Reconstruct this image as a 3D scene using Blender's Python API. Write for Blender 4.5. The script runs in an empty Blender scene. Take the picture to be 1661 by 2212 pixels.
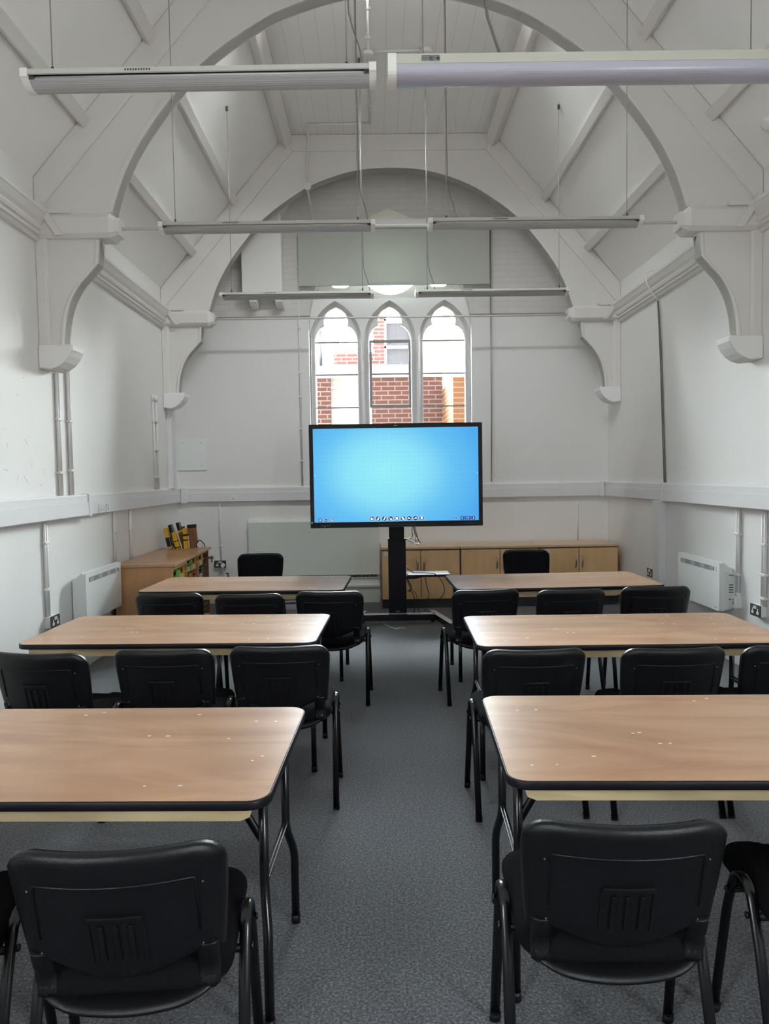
import bpy, bmesh, math, random
from mathutils import Vector, Matrix
from mathutils.geometry import tessellate_polygon
random.seed(7)
PI = math.pi
S = bpy.context.scene
COL = S.collection

# ------------------------------------------------------------------ materials
def new_mat(name):
    m = bpy.data.materials.new(name); m.use_nodes = True
    nt = m.node_tree
    return m, nt, nt.nodes, nt.links, nt.nodes['Principled BSDF']
def setin(b, **k):
    for n, v in k.items():
        n = n.replace('_', ' ')
        if n in b.inputs: b.inputs[n].default_value = v
def plain(name, col, rough=.5, metal=0., spec=.5, coat=0., bump=0., bscale=80.):
    m, nt, N, L, b = new_mat(name)
    setin(b, Base_Color=(*col, 1), Roughness=rough, Metallic=metal, Specular_IOR_Level=spec, Coat_Weight=coat)
    if bump:
        tc = N.new('ShaderNodeTexCoord'); no = N.new('ShaderNodeTexNoise'); bu = N.new('ShaderNodeBump')
        no.inputs['Scale'].default_value = bscale; no.inputs['Detail'].default_value = 4
        bu.inputs['Strength'].default_value = bump; bu.inputs['Distance'].default_value = .01
        L.new(tc.outputs['Object'], no.inputs['Vector']); L.new(no.outputs['Fac'], bu.inputs['Height']); L.new(bu.outputs['Normal'], b.inputs['Normal'])
    return m
def ramp(N, stops):
    r = N.new('ShaderNodeValToRGB'); cr = r.color_ramp
    while len(cr.elements) < len(stops): cr.elements.new(.5)
    for e, (p, c) in zip(cr.elements, stops): e.position = p; e.color = (*c, 1)
    return r
def mapping(N, L, scale=(1, 1, 1), rot=(0, 0, 0), src='Object'):
    tc = N.new('ShaderNodeTexCoord'); mp = N.new('ShaderNodeMapping')
    mp.inputs['Scale'].default_value = scale; mp.inputs['Rotation'].default_value = rot
    L.new(tc.outputs[src], mp.inputs['Vector']); return mp
def wood(name, c0, c1, scale, rough=.4, coat=0., dist=2., detail=5., rnd=False, spec=.5, lo=.3, hi=.7, crough=.12):
    m, nt, N, L, b = new_mat(name)
    setin(b, Roughness=rough, Coat_Weight=coat, Coat_Roughness=crough, Specular_IOR_Level=spec)
    mp = mapping(N, L, scale)
    vec = mp.outputs['Vector']
    if rnd:
        oi = N.new('ShaderNodeObjectInfo'); mu = N.new('ShaderNodeMath'); mu.operation = 'MULTIPLY'; mu.inputs[1].default_value = 37.
        L.new(oi.outputs['Random'], mu.inputs[0]); ad = N.new('ShaderNodeVectorMath'); ad.operation = 'ADD'
        L.new(vec, ad.inputs[0]); L.new(mu.outputs[0], ad.inputs[1]); vec = ad.outputs[0]
    a = N.new('ShaderNodeTexNoise'); a.inputs['Scale'].default_value = 1.; a.inputs['Detail'].default_value = detail; a.inputs['Distortion'].default_value = dist
    L.new(vec, a.inputs['Vector'])
    r = ramp(N, [(lo, c0), (hi, c1)]); L.new(a.outputs['Fac'], r.inputs['Fac']); L.new(r.outputs['Color'], b.inputs['Base Color'])
    return m
def emit(name, col, st=1.):
    m = bpy.data.materials.new(name); m.use_nodes = True; N = m.node_tree.nodes; N.clear()
    e = N.new('ShaderNodeEmission'); o = N.new('ShaderNodeOutputMaterial')
    e.inputs['Color'].default_value = (*col, 1); e.inputs['Strength'].default_value = st
    m.node_tree.links.new(e.outputs[0], o.inputs[0]); return m

M = {}
M['wall'] = plain('wall_paint', (.81, .805, .785), .5, bump=.12, bscale=14.)
M['ceil'] = plain('ceiling_paint', (.88, .875, .85), .55, bump=.1, bscale=14.)
M['timber'] = plain('painted_timber', (.74, .725, .695), .5, bump=.06, bscale=30.)
M['trunk'] = plain('grey_white_plastic', (.76, .76, .765), .38)
M['conduit'] = plain('painted_conduit', (.78, .775, .76), .42)
M['heater'] = plain('heater_enamel', (.82, .845, .83), .35)
M['heater2'] = plain('pale_green_enamel', (.68, .71, .66), .45)
M['slot'] = plain('dark_slot', (.05, .05, .05), .6)
M['greyvent'] = plain('grey_vent', (.26, .27, .265), .5)
M['chrome'] = plain('brushed_steel', (.55, .54, .5), .3, metal=1.)
M['darksteel'] = plain('dark_socket_plate', (.10, .10, .10), .35, metal=.5)
M['whitep'] = plain('white_plastic', (.82, .82, .8), .35)
M['shell'] = plain('black_plastic', (.004, .004, .005), .36, spec=.35, bump=.15, bscale=400.)
M['fabric'] = plain('black_fabric', (.005, .005, .006), .95, spec=.1, bump=.3, bscale=600.)
M['black'] = plain('black_metal', (.004, .004, .005), .25)
M['rubber'] = plain('black_edge', (.006, .005, .008), .45, spec=.3)
M['pine'] = wood('pale_pine', (.50, .39, .22), (.62, .50, .30), (2, 20, 20), .5)
M['ply'] = wood('plywood_top', (.41, .205, .10), (.585, .335, .18), (.75, 3.6, 3.6), .34, coat=.7, dist=2.2, detail=7, rnd=True, crough=.1, lo=.30, hi=.66)
M['beech'] = wood('beech_laminate', (.70, .44, .215), (.77, .50, .255), (14, 14, 1.2), .42, dist=.6)
M['beechtop'] = wood('beech_top', (.62, .43, .26), (.69, .49, .30), (1.2, 14, 14), .33, dist=.6)
M['brownside'] = wood('oak_laminate', (.47, .24, .105), (.54, .29, .135), (14, 14, 1.2), .42, dist=.6)
M['browntop'] = wood('oak_top', (.43, .235, .12), (.50, .285, .15), (10, 1.2, 10), .28, dist=.6)
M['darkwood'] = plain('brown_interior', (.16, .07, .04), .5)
M['plinth'] = plain('dark_plinth', (.035, .036, .042), .6)
M['silver'] = plain('silver_powder', (.48, .48, .50), .4)
M['bezel'] = plain('display_bezel', (.005, .005, .008), .45, spec=.25)
M['standblack'] = plain('stand_black_powder', (.004, .004, .006), .6, spec=.2)
def blind_mat():
    m, nt, N, L, b = new_mat('blind_fabric'); setin(b, Base_Color=(.52, .54, .49, 1), Roughness=.9)
    t = N.new('ShaderNodeBsdfTranslucent'); t.inputs[0].default_value = (.55, .58, .52, 1); mx = N.new('ShaderNodeMixShader'); mx.inputs[0].default_value = .12
    o = [n for n in N if n.type == 'OUTPUT_MATERIAL'][0]
    L.new(b.outputs[0], mx.inputs[1]); L.new(t.outputs[0], mx.inputs[2]); L.new(mx.outputs[0], o.inputs[0]); return m
M['blind'] = blind_mat()
M['lampgrey'] = plain('lamp_housing', (.50, .49, .455), .4)
M['lampwhite'] = plain('lamp_end_cap', (.80, .79, .75), .35)
M['tube'] = plain('fluorescent_tube', (.75, .75, .72), .2)
M['reflector'] = plain('lamp_reflector', (.45, .43, .38), .22, metal=1.)
M['wire'] = plain('steel_wire', (.35, .32, .29), .4, metal=.6)
M['grip'] = plain('wire_gripper', (.05, .045, .04), .5)
M['flex'] = plain('grey_flex', (.13, .125, .115), .5)
M['yellow'] = plain('yellow_plastic', (.62, .36, .01), .35)
M['green'] = plain('green_plastic', (.02, .36, .04), .35)
M['dgreen'] = plain('dark_green_plastic', (.015, .09, .04), .35)
M['red'] = plain('red_plastic', (.40, .09, .04), .35)
M['blue'] = plain('blue_plastic', (.03, .06, .24), .35)
M['grey'] = plain('grey_plastic', (.42, .41, .45), .4)
M['label'] = plain('white_label', (.82, .82, .84), .6)
M['ink'] = plain('label_ink', (.12, .06, .1), .6)
M['woodbrown'] = wood('brown_board', (.20, .09, .04), (.27, .13, .06), (30, 30, 3), .5)
M['cream'] = plain('cream_plastic', (.78, .75, .66), .5)
M['white_pvc'] = plain('white_window_frame', (.8, .8, .8), .4)
M['render'] = plain('white_render', (.78, .78, .76), .8)
M['darkglass'] = plain('dark_glazing', (.05, .05, .055), .2)
M['bluepanel'] = plain('blue_panel', (.10, .22, .5), .4)
M['frame'] = plain('grey_window_metal', (.30, .30, .31), .45)
M['darkwall'] = plain('dark_near_wall', (.10, .085, .07), .6)  # dark tone chosen to keep bounce light off the near faces
M['scuff'] = plain('wall_scuff', (.52, .51, .50), .6)
M['tarmac'] = plain('tarmac', (.09, .09, .09), .9)
M['stone'] = plain('painted_stone', (.86, .86, .85), .55, bump=.1, bscale=20.)

# perforated diffuser: fine dots of the metal skin
def perforated():
    m, nt, N, L, b = new_mat('perforated_metal')
    setin(b, Roughness=.42, Metallic=.0)
    mp = mapping(N, L, (260, 260, 260))
    v = N.new('ShaderNodeTexVoronoi'); v.inputs['Scale'].default_value = 1.; v.inputs['Randomness'].default_value = 0.
    L.new(mp.outputs[0], v.inputs['Vector'])
    r = ramp(N, [(.25, (.10, .10, .10)), (.35, (.45, .455, .45))]); L.new(v.outputs['Distance'], r.inputs['Fac']); L.new(r.outputs[0], b.inputs['Base Color'])
    return m
M['perf'] = perforated()
def lilac():
    m, nt, N, L, b = new_mat('clear_prismatic_plastic')
    setin(b, Base_Color=(.46, .45, .52, 1), Roughness=.22, Specular_IOR_Level=.5)
    mp = mapping(N, L, (3, 40, 40)); no = N.new('ShaderNodeTexNoise'); no.inputs['Scale'].default_value = 1
    bu = N.new('ShaderNodeBump'); bu.inputs['Strength'].default_value = .03
    L.new(mp.outputs[0], no.inputs['Vector']); L.new(no.outputs['Fac'], bu.inputs['Height']); L.new(bu.outputs[0], b.inputs['Normal'])
    return m
M['lilac'] = lilac()
def carpet():
    m, nt, N, L, b = new_mat('grey_carpet')
    setin(b, Roughness=.95, Specular_IOR_Level=.15, Sheen_Weight=.35, Sheen_Roughness=.5)
    mp = mapping(N, L)
    a = N.new('ShaderNodeTexNoise'); a.inputs['Scale'].default_value = 330.; a.inputs['Detail'].default_value = 2.
    c = N.new('ShaderNodeTexNoise'); c.inputs['Scale'].default_value = 105.; c.inputs['Detail'].default_value = 4.
    L.new(mp.outputs[0], a.inputs['Vector']); L.new(mp.outputs[0], c.inputs['Vector'])
    mx = N.new('ShaderNodeMath'); mx.operation = 'ADD'; L.new(a.outputs['Fac'], mx.inputs[0]); L.new(c.outputs['Fac'], mx.inputs[1])
    hf = N.new('ShaderNodeMath'); hf.operation = 'MULTIPLY'; hf.inputs[1].default_value = .5; L.new(mx.outputs[0], hf.inputs[0])
    r = ramp(N, [(.40, (.010, .012, .016)), (.5, (.044, .048, .056)), (.60, (.155, .162, .175))]); L.new(hf.outputs[0], r.inputs['Fac']); L.new(r.outputs[0], b.inputs['Base Color'])
    bu = N.new('ShaderNodeBump'); bu.inputs['Strength'].default_value = .5; bu.inputs['Distance'].default_value = .004
    L.new(a.outputs['Fac'], bu.inputs['Height']); L.new(bu.outputs[0], b.inputs['Normal'])
    return m
M['carpet'] = carpet()
def bricks(name, c1, c2, mortar, axis='x', scale=1., rough=.85, bump=0.):
    m, nt, N, L, b = new_mat(name); setin(b, Roughness=rough, Specular_IOR_Level=.2)
    tc = N.new('ShaderNodeTexCoord'); sp = N.new('ShaderNodeSeparateXYZ'); cb = N.new('ShaderNodeCombineXYZ')
    L.new(tc.outputs['Object'], sp.inputs[0]); L.new(sp.outputs['X' if axis == 'x' else 'Y'], cb.inputs['X']); L.new(sp.outputs['Z'], cb.inputs['Y'])
    t = N.new('ShaderNodeTexBrick'); L.new(cb.outputs[0], t.inputs['Vector'])
    t.inputs['Color1'].default_value = (*c1, 1); t.inputs['Color2'].default_value = (*c2, 1); t.inputs['Mortar'].default_value = (*mortar, 1)
    t.inputs['Scale'].default_value = scale; t.inputs['Brick Width'].default_value = .225; t.inputs['Row Height'].default_value = .075; t.inputs['Mortar Size'].default_value = .009
    if bump:
        no = N.new('ShaderNodeTexNoise'); no.inputs['Scale'].default_value = 9.; no.inputs['Detail'].default_value = 5.; L.new(tc.outputs['Object'], no.inputs['Vector'])
        ml = N.new('ShaderNodeMath'); ml.operation = 'MULTIPLY_ADD'; ml.inputs[1].default_value = .35; L.new(t.outputs['Fac'], ml.inputs[0]); L.new(no.outputs['Fac'], ml.inputs[2])
        bu = N.new('ShaderNodeBump'); bu.inputs['Strength'].default_value = bump; bu.inputs['Distance'].default_value = .012; bu.invert = True
        L.new(ml.outputs[0], bu.inputs['Height']); L.new(bu.outputs[0], b.inputs['Normal'])
    L.new(t.outputs['Color'], b.inputs['Base Color'])
    return m
M['brick'] = bricks('red_brick', (.088, .036, .029), (.076, .031, .025), (.22, .19, .17))
M['darkbrick'] = bricks('dark_brick', (.05, .035, .03), (.045, .03, .028), (.06, .05, .045))  # dark so the added outer gable bounces little light into the yard
M['brick_y'] = bricks('orange_brick', (.15, .062, .026), (.13, .054, .023), (.25, .19, .13), 'y')
M['brick_p'] = bricks('pale_yellow_brick', (.72, .62, .38), (.68, .58, .36), (.75, .70, .58))
M['paintbrick'] = bricks('painted_brickwork', (.70, .685, .665), (.67, .655, .635), (.66, .645, .625), 'x', bump=.5)
def boarded():
    m, nt, N, L, b = new_mat('painted_boards'); setin(b, Base_Color=(.80, .79, .77, 1), Roughness=.5)
    tc = N.new('ShaderNodeTexCoord'); sp = N.new('ShaderNodeSeparateXYZ'); L.new(tc.outputs['Object'], sp.inputs[0])
    mu = N.new('ShaderNodeMath'); mu.operation = 'MULTIPLY'; mu.inputs[1].default_value = 1 / .155; L.new(sp.outputs['X'], mu.inputs[0])
    fr = N.new('ShaderNodeMath'); fr.operation = 'FRACT'; L.new(mu.outputs[0], fr.inputs[0])
    lt = N.new('ShaderNodeMath'); lt.operation = 'LESS_THAN'; lt.inputs[1].default_value = .03; L.new(fr.outputs[0], lt.inputs[0])
    r = ramp(N, [(0, (.88, .87, .85)), (1, (.70, .69, .67))]); L.new(lt.outputs[0], r.inputs['Fac']); L.new(r.outputs[0], b.inputs['Base Color'])
    return m
M['boards'] = boarded()
def glass():
    m = bpy.data.materials.new('window_glass'); m.use_nodes = True; N = m.node_tree.nodes; L = m.node_tree.links; N.clear()
    t = N.new('ShaderNodeBsdfTransparent'); g = N.new('ShaderNodeBsdfGlossy'); f = N.new('ShaderNodeFresnel'); mx = N.new('ShaderNodeMixShader'); o = N.new('ShaderNodeOutputMaterial')
    t.inputs[0].default_value = (.95, .97, .96, 1); g.inputs['Roughness'].default_value = .02; f.inputs['IOR'].default_value = 1.45
    L.new(f.outputs[0], mx.inputs[0]); L.new(t.outputs[0], mx.inputs[1]); L.new(g.outputs[0], mx.inputs[2]); L.new(mx.outputs[0], o.inputs[0])
    return m
M['glass'] = glass()
def screen_mat():
    m = bpy.data.materials.new('screen_image'); m.use_nodes = True; N = m.node_tree.nodes; L = m.node_tree.links; N.clear()
    mp = mapping(N, L, (.88, 1, 1.15)); mp.inputs['Location'].default_value = (.10, 0, -.05)
    ln = N.new('ShaderNodeVectorMath'); ln.operation = 'LENGTH'; L.new(mp.outputs[0], ln.inputs[0])
    r = ramp(N, [(.0, (.33, .88, .97)), (.35, (.27, .78, .97)), (.62, (.145, .56, .93)), (.95, (.085, .42, .88))]); L.new(ln.outputs['Value'], r.inputs['Fac'])
    # faint square grid of the whiteboard page
    tc = N.new('ShaderNodeTexCoord'); sp = N.new('ShaderNodeSeparateXYZ'); L.new(tc.outputs['Object'], sp.inputs[0])
    outs = []
    for ax in 'XZ':
        mu = N.new('ShaderNodeMath'); mu.operation = 'MULTIPLY'; mu.inputs[1].default_value = 1 / .048; L.new(sp.outputs[ax], mu.inputs[0])
        fr = N.new('ShaderNodeMath'); fr.operation = 'FRACT'; L.new(mu.outputs[0], fr.inputs[0])
        lt = N.new('ShaderNodeMath'); lt.operation = 'LESS_THAN'; lt.inputs[1].default_value = .07; L.new(fr.outputs[0], lt.inputs[0]); outs.append(lt)
    mx = N.new('ShaderNodeMath'); mx.operation = 'MAXIMUM'; L.new(outs[0].outputs[0], mx.inputs[0]); L.new(outs[1].outputs[0], mx.inputs[1])
    ma = N.new('ShaderNodeMath'); ma.operation = 'MULTIPLY_ADD'; ma.inputs[1].default_value = -.065; ma.inputs[2].default_value = .9; L.new(mx.outputs[0], ma.inputs[0])
    e = N.new('ShaderNodeEmission'); o = N.new('ShaderNodeOutputMaterial'); L.new(r.outputs[0], e.inputs['Color']); L.new(ma.outputs[0], e.inputs['Strength']); L.new(e.outputs[0], o.inputs[0])
    return m
M['screen'] = screen_mat()
M['icon_blue'] = emit('icon_blue', (.035, .075, .26), .91)
M['icon_mid'] = emit('icon_mid_blue', (.05, .13, .48), .91)
M['icon_white'] = emit('icon_white', (.93, .95, .97), .91)
M['icon_ring'] = emit('icon_ring', (.42, .78, .95), .91)
M['led'] = plain('bezel_print', (.35, .35, .37), .5)

# ------------------------------------------------------------------ geometry helpers
def box(bm, lo, hi, mi=0):
    x0, y0, z0 = lo; x1, y1, z1 = hi
    v = [bm.verts.new(p) for p in ((x0, y0, z0), (x1, y0, z0), (x1, y1, z0), (x0, y1, z0), (x0, y0, z1), (x1, y0, z1), (x1, y1, z1), (x0, y1, z1))]
    for q in ((3, 2, 1, 0), (4, 5, 6, 7), (0, 1, 5, 4), (1, 2, 6, 5), (2, 3, 7, 6), (3, 0, 4, 7)):
        f = bm.faces.new([v[i] for i in q]); f.material_index = mi
def prism(bm, pts, axis, a, b, mi=0):
    """extrude a 2D outline along an axis; pts are the other two coordinates in xyz order"""
    def P(p, t):
        return {'x': (t, p[0], p[1]), 'y': (p[0], t, p[1]), 'z': (p[0], p[1], t)}[axis]
    A = [bm.verts.new(P(p, a)) for p in pts]; B = [bm.verts.new(P(p, b)) for p in pts]
    n = len(pts)
    for tri in tessellate_polygon([[Vector((p[0], p[1], 0)) for p in pts]]):
        for V in (A, B):
            try: bm.faces.new([V[i] for i in tri]).material_index = mi
            except ValueError: pass
    for i in range(n):
        j = (i + 1) % n
        bm.faces.new((A[i], A[j], B[j], B[i])).material_index = mi
def plate(bm, outer, holes, y0, y1, holes_back=None, mi=0):
    """a slab facing -Y with holes; the holes may have another outline at the back"""
    hb = holes_back or holes
    def side(loops, y):
        vs = [[bm.verts.new((p[0], y, p[1])) for p in l] for l in loops]
        flat = [v for l in vs for v in l]
        for tri in tessellate_polygon([[Vector((p[0], p[1], 0)) for p in l] for l in loops]):
            try: bm.faces.new([flat[i] for i in tri]).material_index = mi
            except ValueError: pass
        return vs
    F = side([outer] + holes, y0); B = side([outer] + hb, y1)
    for lf, lb in zip(F, B):
        n = len(lf)
        for i in range(n):
            j = (i + 1) % n
            bm.faces.new((lf[i], lf[j], lb[j], lb[i])).material_index = mi
def tube(bm, pts, r, seg=8, rx=None, caps=True, mi=0, closed=False):
    """sweep a round (or oval: rx sideways) section along a polyline"""
    pts = [Vector(p) for p in pts]; n = len(pts); rings = []
    up = None
    for i in range(n):
        if closed: t = (pts[(i + 1) % n] - pts[i - 1]).normalized()
        elif i == 0: t = (pts[1] - pts[0]).normalized()
        elif i == n - 1: t = (pts[-1] - pts[-2]).normalized()
        else: t = ((pts[i + 1] - pts[i]).normalized() + (pts[i] - pts[i - 1]).normalized()).normalized()
        if up is None:
            up = Vector((1, 0, 0)) if abs(t.x) < .9 else Vector((0, 0, 1))
        s = (up - t * up.dot(t))
        s = s.normalized() if s.length > 1e-6 else t.orthogonal().normalized()
        up = s; w = t.cross(s)
        R1 = rx if rx else r
        rings.append([bm.verts.new(pts[i] + s * (R1 * math.cos(2 * PI * k / seg)) + w * (r * math.sin(2 * PI * k / seg))) for k in range(seg)])
    for i in range(n if closed else n - 1):
        a, b = rings[i], rings[(i + 1) % n]
        for k in range(seg):
            f = bm.faces.new((a[k], a[(k + 1) % seg], b[(k + 1) % seg], b[k])); f.material_index = mi; f.smooth = True
    if caps and not closed:
        bm.faces.new(rings[0][::-1]).material_index = mi; bm.faces.new(rings[-1]).material_index = mi
def cyl(bm, c, r, h, axis='z', seg=20, r2=None, mi=0):
    c = Vector(c); d = {'x': Vector((1, 0, 0)), 'y': Vector((0, 1, 0)), 'z': Vector((0, 0, 1))}[axis]
    u = Vector((0, 1, 0)) if axis == 'x' else Vector((1, 0, 0)); w = d.cross(u)
    r2 = r if r2 is None else r2
    A = [bm.verts.new(c + u * r * math.cos(2 * PI * k / seg) + w * r * math.sin(2 * PI * k / seg)) for k in range(seg)]
    B = [bm.verts.new(c + d * h + u * r2 * math.cos(2 * PI * k / seg) + w * r2 * math.sin(2 * PI * k / seg)) for k in range(seg)]
    for k in range(seg):
        f = bm.faces.new((A[k], A[(k + 1) % seg], B[(k + 1) % seg], B[k])); f.material_index = mi; f.smooth = True
    bm.faces.new(A[::-1]).material_index = mi; bm.faces.new(B).material_index = mi
def lathe(bm, prof, c=(0, 0, 0), seg=20, mi=0):
    rings = [[bm.verts.new((c[0] + r * math.cos(2 * PI * k / seg), c[1] + r * math.sin(2 * PI * k / seg), c[2] + z)) for k in range(seg)] for r, z in prof]
    for a, b in zip(rings, rings[1:]):
        for k in range(seg):
            f = bm.faces.new((a[k], a[(k + 1) % seg], b[(k + 1) % seg], b[k])); f.material_index = mi; f.smooth = True
    bm.faces.new(rings[0][::-1]).material_index = mi; bm.faces.new(rings[-1]).material_index = mi
def rrect(x0, y0, x1, y1, r, n=6):
    out = []
    for cx, cy, a in ((x1 - r, y1 - r, 0), (x0 + r, y1 - r, 90), (x0 + r, y0 + r, 180), (x1 - r, y0 + r, 270)):
        for i in range(n + 1):
            t = math.radians(a + 90 * i / n); out.append((cx + r * math.cos(t), cy + r * math.sin(t)))
    return out
def resample(l, step):
    out = []
    for i, p in enumerate(l):
        q = l[(i + 1) % len(l)]; d = math.hypot(q[0] - p[0], q[1] - p[1]); k = max(1, int(math.ceil(d / step)))
        out += [(p[0] + (q[0] - p[0]) * j / k, p[1] + (q[1] - p[1]) * j / k) for j in range(k)]
    return out
def smooth_curve(pts, n=6):
    """Catmull-Rom through points"""
    P = [Vector(p) for p in pts]; out = []
    for i in range(len(P) - 1):
        p0 = P[max(i - 1, 0)]; p1 = P[i]; p2 = P[i + 1]; p3 = P[min(i + 2, len(P) - 1)]
        for k in range(n):
            t = k / n
            out.append(.5 * ((2 * p1) + (p2 - p0) * t + (2 * p0 - 5 * p1 + 4 * p2 - p3) * t * t + (3 * p1 - p0 - 3 * p2 + p3) * t ** 3))
    out.append(P[-1]); return out
def obj(name, bm, mats, parent=None, loc=None, rot=None, bevel=0., smooth=False):
    bmesh.ops.remove_doubles(bm, verts=bm.verts, dist=1e-6)
    bmesh.ops.recalc_face_normals(bm, faces=bm.faces)
    me = bpy.data.meshes.new(name)
    if smooth:
        for f in bm.faces: f.smooth = True
    bm.to_mesh(me); bm.free()
    for m in (mats if isinstance(mats, (list, tuple)) else [mats]): me.materials.append(M[m] if isinstance(m, str) else m)
    o = bpy.data.objects.new(name, me); COL.objects.link(o)
    if parent: o.parent = parent
    if loc: o.location = loc
    if rot: o.rotation_euler = rot
    if bevel:
        b = o.modifiers.new('edges', 'BEVEL'); b.width = bevel; b.segments = 2; b.limit_method = 'ANGLE'; b.angle_limit = .7
    return o
def tag(o, label, cat, group=None):
    o['label'] = label; o['category'] = cat
    if group: o['group'] = group
    return o
def thing(name, label, cat, loc=(0, 0, 0), rz=0, group=None):
    o = bpy.data.objects.new(name, None); COL.objects.link(o); o.empty_display_size = .1
    o.location = loc; o.rotation_euler = (0, 0, rz)
    return tag(o, label, cat, group)
def struct(o):
    o['kind'] = 'structure'; return o
def B(): return bmesh.new()
def boxobj(name, lo, hi, mat, parent=None, bevel=0.):
    b = B(); box(b, lo, hi); return obj(name, b, mat, parent, bevel=bevel)
def copy_tree(o, parent=None):
    c = o.copy(); COL.objects.link(c)
    if parent: c.parent = parent
    for ch in list(o.children): copy_tree(ch, c)
    return c

# ------------------------------------------------------------------ room shell
XL, XR, YN, YF = -2.51, 2.945, -6.5, 9.1      # side walls, wall behind the viewer, end wall
XC = (XL + XR) / 2
ZE, ZT = 3.85, 5.60                            # eaves and flat ceiling heights
FX0, FX1 = -1.0, 1.435                         # the flat ceiling runs between these
struct(boxobj('floor', (XL - .2, YN - .2, -.1), (XR + .2, YF + .5, 0), 'carpet'))
# side walls, each with an unseen window added behind the viewer to brighten the room
ADDED_WIN = ((-2.75, -1.45),); WZ0, WZ1 = 1.55, 3.3
nw = 2
for nm, x0, x1 in (('wall_left', XL - .2, XL), ('wall_right', XR, XR + .2)):
    b = B(); ys_ = [YN] + [v for p in ADDED_WIN for v in p] + [YF]
    box(b, (x0, YN, 0), (x1, YF, WZ0)); box(b, (x0, YN, WZ1), (x1, YF, ZE))
    for a, c in zip(ys_[::2], ys_[1::2]): box(b, (x0, a, WZ0), (x1, c, WZ1))
    if nm == 'wall_left':      # grey scuff strokes on the paint
        for (ya, za), (yc, zc2) in (((5.19, 1.901), (5.24, 1.845)), ((4.934, 1.858), (4.948, 1.818)), ((5.286, 1.74), (5.27, 1.694)), ((4.88, 1.68), (4.94, 1.671)), ((5.458, 1.692), (5.472, 1.632)), ((5.077, 1.637), (5.052, 1.595)), ((5.154, 1.637), (5.219, 1.574)), ((5.393, 1.574), (5.443, 1.553)), ((5.193, 2.339), (5.216, 2.33)), ((5.1, 2.213), (5.12, 2.194)), ((4.88, 1.95), (4.892, 1.945)), ((4.917, 1.957), (4.931, 1.951)), ((6.308, 2.619), (6.324, 2.612)), ((6.413, 1.68), (6.418, 1.669)), ((7.465, 2.079), (7.476, 2.069)), ((6.926, 1.688), (6.929, 1.679))):
            d = Vector((yc - ya, zc2 - za)).normalized(); q = Vector((-d.y, d.x)) * .0035
            f = b.faces.new([b.verts.new((XL + .0006, p[0], p[1])) for p in ((ya - q.x, za - q.y), (yc - q.x * .4, zc2 - q.y * .4), (yc + q.x * .4, zc2 + q.y * .4), (ya + q.x, za + q.y))]); f.material_index = 1
    struct(obj(nm, b, ['wall', 'scuff']))
    for a, c in ADDED_WIN:
        b = B(); xm = (x0 + x1) / 2
        for z in (WZ0, 2.4, WZ1 - .05): box(b, (xm - .02, a, z), (xm + .02, c, z + .05))
        for y in (a, (a + c) / 2 - .025, c - .05): box(b, (xm - .02, y, WZ0), (xm + .02, y + .05, WZ1))
        struct(obj('window_%d' % nw, b, 'white_pvc')); nw += 1  # frame of the added side window
b = B()
t = .15
prism(b, [(XL, ZE), (FX0, ZT), (FX0, ZT + t), (XL - .2, ZE + t), (XL - .2, ZE)], 'y', YN, YF)
prism(b, [(XR, ZE), (XR + .2, ZE), (XR + .2, ZE + t), (FX1, ZT + t), (FX1, ZT)], 'y', YN, YF)
RY0, RY1, RX0, RX1 = 5.66, 6.20, XC - 1.0, XC + 1.0      # unseen rooflight added in the flat beyond the nearer truss to light the far half
prism(b, [(FX0, ZT), (FX1, ZT), (FX1, ZT + t), (FX0, ZT + t)], 'y', YN, RY0, 1)
prism(b, [(FX0, ZT), (FX1, ZT), (FX1, ZT + t), (FX0, ZT + t)], 'y', RY1, YF, 1)
prism(b, [(FX0, ZT), (RX0, ZT), (RX0, ZT + t), (FX0, ZT + t)], 'y', RY0, RY1, 1)
prism(b, [(RX1, ZT), (FX1, ZT), (FX1, ZT + t), (RX1, ZT + t)], 'y', RY0, RY1, 1)
struct(obj('ceiling', b, ['ceil', 'boards']))
house = [(XL - .2, 0), (XR + .2, 0), (XR + .2, ZE + .2), (FX1 + .1, ZT + .2), (FX0 - .1, ZT + .2), (XL - .2, ZE + .2)]
WC = .207
def lancet(c, h, z0, zs, zap, n=10):
    """pointed outline: foot z0, spring zs, apex zap, half width h"""
    d = zap - zs; r = (h * h + d * d) / (2 * h); out = [(c - h, z0), (c + h, z0)]
    a1 = math.atan2(d, r - h)
    out += [(c + h - r + r * math.cos(a1 * i / n), zs + r * math.sin(a1 * i / n)) for i in range(n)]
    out.append((c, zap))
    out += [(c - h + r - r * math.cos(a1 * i / n), zs + r * math.sin(a1 * i / n)) for i in range(n - 1, -1, -1)]
    return out
ZSILL = 1.56
opening = lancet(WC, 1.02, ZSILL, 3.45, 4.72, 14)
b = B(); plate(b, house, [opening], YF, YF + .42)
wf = struct(obj('wall_far', b, 'wall'))
b = B(); plate(b, [(XL - 2.4, -1), (XR + 2.4, -1), (XR + 2.4, 7.5), (WC + 1.2, 11.5), (WC - 1.2, 11.5), (XL - 2.4, 7.5)], [lancet(WC, 1.06, ZSILL - .05, 3.45, 4.78, 14)], YF + .425, YF + .52)
struct(obj('shade_gable', b, 'darkbrick'))  # unseen tall gable added to shade the yard and the brickwork facing it
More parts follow.
